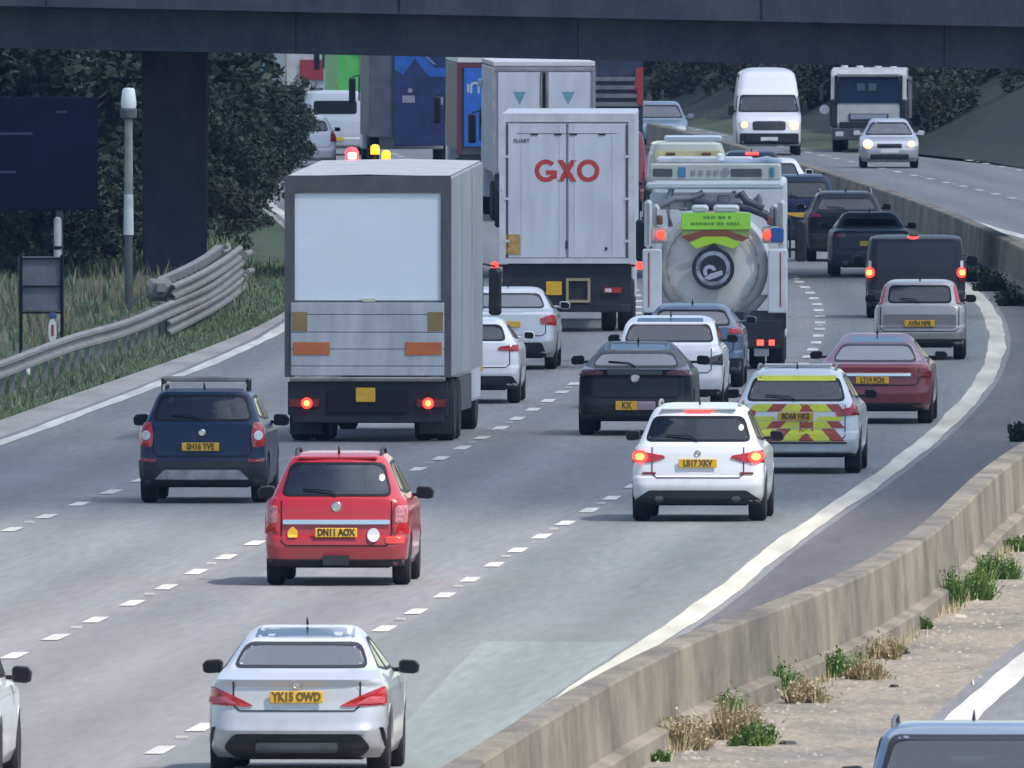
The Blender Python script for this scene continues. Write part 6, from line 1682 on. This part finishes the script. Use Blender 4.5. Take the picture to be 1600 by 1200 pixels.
for i, (px, Y, s_) in enumerate([(20, 622, .8), (110, 628, .7), (355, 660, .55), (330, 690, .8), (385, 700, .7), (-30, 618, .9), (160, 634, .75), (60, 632, .8), (210, 640, .7)]):
    plant_tree(BA if i % 2 else BB, (px-800)/F*Y, Y, s_, "low leafy bush at the foot of the left tree belt", GB)
# right: wooded bank beyond the opposite carriageway
GR_ = "trees covering the bank on the far right"
LR = "blurred dark green tree on the bank beyond the oncoming carriageway"
for i in range(44):
    Y = rt.uniform(900, 1150); px = rt.uniform(930, 1900)
    x = (px-800)/F*Y
    if x < FAR(Y) + 4.5: x = FAR(Y) + 4.5 + rt.uniform(0, 10)
    plant_tree((TA, TB, TC)[i % 3], x, Y, rt.uniform(.8, 1.25), right_label(x, Y), GR_)
GRB = "bushes on the grass bank on the far right"
for i in range(95):
    Y = rt.uniform(875, 1130); x = FAR(Y) + 1.8 + abs(rt.gauss(0, 3.6))
    plant_tree(BA if i % 2 else BB, x, Y, rt.uniform(.35, .9), bush_label(x, Y), GRB)

# verge grass: too many blades to count
def blades(name, m, n, region, hmin, hmax, seed, wd=.035, label=None, cat="grass"):
    rnd = random.Random(seed); mb = MB(); c = 0
    while c < n:
        p = region(rnd)
        if p is None: continue
        x, y, z = p; h = rnd.uniform(hmin, hmax); a = rnd.uniform(0, PI); lx, ly = rnd.gauss(0, .25)*h, rnd.gauss(0, .25)*h
        ca, sa = math.cos(a)*wd, math.sin(a)*wd
        q = len(mb.v); mb.v += [(x-ca, y-sa, z-.02), (x+ca, y+sa, z-.02), (x+lx, y+ly, z+h)]; mb.f.append((q, q+1, q+2)); c += 1
    o = mb.build(name, m); tag(o, label, cat, kind="stuff"); return o
from mathutils import noise as mnoise
def reg_left(rnd):
    y = rnd.uniform(300, 700); x = R(y) - 15.4 - abs(rnd.gauss(0, 1))*4.5
    if rnd.random() < .35: x = R(y) - rnd.uniform(15.4, 17.2)
    if mnoise.noise(Vector((x*.3, y*.05, 0))) < -.12: return None
    return (x, y, terrain_z(x, y))
blades("verge_grass", M_BLADE, 46000, reg_left, .06, .22, 3, .04, "green grass covering the left verge around the guard rail")
def reg_strip(rnd):
    y = rnd.uniform(420, 640); a_, b_ = R(y) + CHAN(y) - .03, R(y) + goff(y) - .2
    return (rnd.uniform(b_, a_) if rnd.random() < .8 else a_ - abs(rnd.gauss(0, .06)), y, 0)
blades("short_grass", M_BLADE, 15000, reg_strip, .03, .10, 13, .025, "short mown grass between the guard rail and the road channel")
def reg_tan(rnd):
    cx, cy, s_ = rnd.choice([(-6.9, 598, .8), (-8.2, 598, 1.0), (-9.6, 560, 1.2), (-7.6, 585, .7), (-6.0, 612, .6), (-10.0, 585, 1.4), (-8.8, 545, .8)])
    x, y = rnd.gauss(cx, s_*.6), rnd.gauss(cy, 12); return (x, y, 0)
blades("tall_dry_grass", M_BLADET, 1500, reg_tan, .15, .5, 5, .03, "tall straw coloured grass around the mast and the pier foot")
def reg_far(rnd):
    y = rnd.uniform(620, 960); x = R(y) - 15.2 - abs(rnd.gauss(0, 1))*2.5; return (x, y, terrain_z(x, y))
blades("rough_grass", M_BLADE, 9000, reg_far, .15, .5, 8, .05, "rough grass along the far left verge beyond the pier")

# weeds growing along the barrier foot
rw_ = random.Random(77)
def weed(name, x, y, r, h, m, n, label, group=None, wd=.02, cat="plant"):
    mb = MB(); rnd = random.Random(int(x*100+y*10))
    subs = [(rnd.uniform(-.75, .75)*r, rnd.uniform(-1.2, 1.2)*r, rnd.uniform(.4, 1.0), rnd.uniform(.18, .42)*r) for q_ in range(7)]
    subs[0] = (0, 0, 1.0, .4*r)
    for k in range(n):
        sx0, sy0, sh0, sr0 = subs[int(rnd.random()**1.3*7) % 7]
        a = rnd.uniform(0, 2*PI); d = abs(rnd.gauss(0, .75)); px_, py_ = sx0 + math.cos(a)*d*sr0*.7, sy0 + math.sin(a)*d*sr0
        hh = h*sh0*rnd.uniform(.25, 1)/(1+.35*d*d); lean = hh*rnd.uniform(.1, .95)*min(1.2, d); lx, ly = math.cos(a)*lean, math.sin(a)*lean
        b = rnd.uniform(0, PI); ca, sa = math.cos(b)*wd, math.sin(b)*wd
        q = len(mb.v); mb.v += [(px_-ca, py_-sa, 0), (px_+ca, py_+sa, 0), (px_+lx, py_+ly, hh)]; mb.f.append((q, q+1, q+2))
        for j in range(2):
            z = hh*rnd.uniform(.3, 1); s = wd*rnd.uniform(1.2, 2.8); e = Vector((rnd.gauss(0,1), rnd.gauss(0,1), rnd.gauss(0,.7))).normalized(); g2 = e.cross(Vector((.3, .5, .8))).normalized()
            c_ = Vector((px_+lx*z/hh, py_+ly*z/hh, z)); q = len(mb.v)
            mb.v += [tuple(c_-e*s), tuple(c_+g2*s*.5), tuple(c_+e*s), tuple(c_-g2*s*.5)]; mb.f.append((q, q+1, q+2, q+3))
    o = mb.build(name, m); o.location = (x, y, 0); tag(o, label, cat, group); return o
def W_at(px, py): x, y, z = at(px, py); return x, y
for (px, py, r, h, m, n, lb) in [
    (1090, 1130, .17, .36, M_WEED, 420, "bright green weed tuft at the barrier foot, left of the dry clump"),
    (1050, 1172, .26, .34, M_DRY, 500, "pale dry grass clump at the barrier foot, lowest of the weeds"),
    (1135, 1155, .30, .40, M_DRY, 620, "large straw coloured clump below the bright green tuft"),
    (1175, 1165, .22, .22, M_WEED, 420, "green tuft to the right of the large straw coloured clump"),
    (1205, 1088, .17, .36, M_WEED, 320, "dark green weed tuft against the barrier, above the straw clumps"),
    (1255, 1098, .24, .26, M_DRY, 420, "dry brownish clump right of the dark green tuft by the barrier"),
    (1310, 1058, .30, .28, M_WEED, 640, "wide low green weed patch in the middle of the barrier foot"),
    (1350, 1062, .20, .24, M_DRY, 300, "small dry tuft at the right end of the wide green patch"),
    (1375, 1030, .26, .26, M_DRY, 300, "thin dry tuft above the wide green patch"),
    (1400, 1022, .22, .16, M_WEED, 260, "low green tuft beside the thin dry tuft"),
    (1440, 983, .12, .20, M_WEED, 220, "little round green weed on the sandy strip"),
    (1478, 948, .14, .68, M_WEED, 360, "tall upright green weed where the barrier bends"),
    (1525, 938, .26, .55, M_WEED, 800, "big bushy green weed beside the tall upright one"),
    (1560, 905, .25, .5, M_WEED, 460, "dark green weed near the right edge, above the big bushy one"),
    (1590, 862, .30, .3, M_WEED, 420, "green weed at the right edge of the picture by the barrier foot"),
    (1030, 1190, .12, .12, M_WEED, 200, "tiny green tuft at the bottom beside the barrier")]:
    x, y = W_at(px, py); x = max(x, B(y) + 0.30 + r*0.4)
    weed("barrier_weed", x, y, (r*1.25 if px < 1380 else r), (h*1.3 if px < 1380 else h*.85), m, int(n*1.5), lb, "weeds along the barrier foot", wd=.011)
for (px, py, r, h, n, lb) in [(1515, 440, .3, .45, 300, "dark green plant in the reserve near the end of the edge line"), (1545, 455, .35, .5, 380, "larger dark green plant in the reserve beside the smaller one"),
                       (1585, 478, .3, .5, 320, "dark green plant in the reserve close to the right edge"), (1592, 690, .16, .4, 300, "green sprig leaning in at the right edge above the barrier"),
                       (1490, 415, .3, .35, 260, "low dark plant in the reserve next to the black van")]:
    x, y = W_at(px, py); x = min(x, B(y) - .35 - r*.3)
    weed("reserve_plant", x, y, r, h, M_LEAF[1], n, lb, "plants in the paved reserve", wd=.03)
# litter and stones on the sandy strip
M_LIT = mat("litter_dark", (.03, .03, .03), .7); M_LITW = mat("litter_pale", (.6, .6, .58), .6); M_ST = mat("stone", (.34, .30, .25), .9, var=.3)
def litter(px, py, w_, h_, m, label, name="litter", cat="litter"):
    x, y = W_at(px, py); rnd = random.Random(px)
    pts = [(w_*math.cos(k*2*PI/7)*rnd.uniform(.6, 1.1)/2, w_*math.sin(k*2*PI/7)*rnd.uniform(.6, 1.1)/1.2) for k in range(7)]
    mb = MB(); mb.add([(a, b, 0) for a, b in pts] + [(a*.7, b*.7, h_*rnd.uniform(.7, 1)) for a, b in pts],
              [tuple(range(7)), tuple(reversed(range(7, 14)))] + [((i+1) % 7, i, i+7, (i+1) % 7+7) for i in range(7)])
    o = mb.build(name, m); o.location = (x, y, 0.002); tag(o, label, cat); return o
litter(1230, 1163, .24, .035, M_LIT, "flat black scrap lying on the sand right of the green tuft")
litter(1398, 1074, .13, .03, M_LIT, "small black scrap on the sand below the thin dry tuft")
litter(1520, 1070, .05, .06, M_LITW, "tiny white scrap on the sand left of the opposite edge line")
litter(1352, 1017, .10, .06, M_LIT, "dark scrap lying against the foot of the barrier")
litter(1495, 965, .34, .05, M_ST, "pale broken slab on the sand below the tall upright weed")
litter(1170, 1100, .13, .10, M_LITW, "white scrap caught in the weeds by the barrier")
def reg_foot(rnd):
    y = rnd.uniform(262, 560)
    if mnoise.noise(Vector((y*.12, 3.1, 0))) < -.05: return None
    x = B(y) + .34 + abs(rnd.gauss(0, .09)); return (x, y, 0)
blades("dry_wisps", M_DRY, 2600, reg_foot, .04, .20, 31, .008, "thin dry grass wisps along the foot of the concrete barrier")
rs = random.Random(5)
mb = MB()
for k in range(1500):
    y = rs.uniform(240, 440); x = rs.uniform(B(y)+.45, E(y)-.3); s = rs.uniform(.008, .035)
    if rs.random() < .5: x = B(y) + .4 + abs(rs.gauss(0, .6))
    q = len(mb.v)
    mb.v += [(x-s, y-s, 0), (x+s, y-s*1.2, 0), (x+s*.9, y+s, 0), (x-s, y+s*1.1, 0), (x, y, s*.9)]
    mb.f += [(q, q+1, q+4), (q+1, q+2, q+4), (q+2, q+3, q+4), (q+3, q, q+4)]
o = mb.build("gravel", M_ST); tag(o, "loose gravel scattered along the sandy strip by the barrier", "gravel", kind="stuff")

# ---------------------------------------------------------------- a cloud: its shade lies on the road from the middle distance on
def cloud(name, cx, cy, cz, rx, ry, rz, seed, label):
    bm = bmesh.new(); bmesh.ops.create_icosphere(bm, subdivisions=5, radius=1.0)
    for v in bm.verts:
        d = v.co.normalized(); k = 1 + 0.16*mnoise.noise(d*2.2 + Vector((seed, 0, 0))) + 0.07*mnoise.noise(d*6 + Vector((0, seed, 0)))
        v.co = Vector((d.x*rx*k, d.y*ry*k, (d.z*rz*k if d.z > 0 else d.z*rz*0.35*k)))
    me = bpy.data.meshes.new(name); bm.to_mesh(me); bm.free(); me.shade_smooth()
    m = bpy.data.materials.new("cloud_vapour"); m.use_nodes = True; n = m.node_tree
    for x in list(n.nodes):
        if x.type == 'BSDF_PRINCIPLED': n.nodes.remove(x)
    out = [x for x in n.nodes if x.type == 'OUTPUT_MATERIAL'][0]
    tr = n.nodes.new("ShaderNodeBsdfTransparent"); tl_ = n.nodes.new("ShaderNodeBsdfTranslucent"); tl_.inputs[0].default_value = (.9, .93, 1, 1)
    mx = n.nodes.new("ShaderNodeMixShader"); mx.inputs[0].default_value = 0.50
    n.links.new(tr.outputs[0], mx.inputs[1]); n.links.new(tl_.outputs[0], mx.inputs[2]); n.links.new(mx.outputs[0], out.inputs["Surface"])
    me.materials.append(m)
    o = bpy.data.objects.new(name, me); COL.objects.link(o); o.location = (cx, cy, cz); o["kind"] = 'structure'; return o
ch = 420.0; k_ = ch / math.tan(SUN_EL)
cloud("cloud", k_*math.sin(SUN_AZ), 1020 + k_*math.cos(SUN_AZ), ch, 520, 640, 60, 3.7, "")

# ---------------------------------------------------------------- air
hz = MB().box(-260, 260, -40, 1700, -1.2, 14.0)
ho = hz.build("haze", mat("haze_tmp", (1, 1, 1)))
hm = bpy.data.materials.new("haze_air"); hm.use_nodes = True
n = hm.node_tree; n.nodes.clear()
out = n.nodes.new("ShaderNodeOutputMaterial"); pv = n.nodes.new("ShaderNodeVolumePrincipled")
pv.inputs["Color"].default_value = (0.30, 0.52, 1.0, 1); pv.inputs["Density"].default_value = 0.00005
pv.inputs["Anisotropy"].default_value = 0.0
n.links.new(pv.outputs[0], out.inputs["Volume"])
ho.data.materials.clear(); ho.data.materials.append(hm)
tag(ho, "thin pale haze filling the air over the motorway", "haze", kind="stuff")
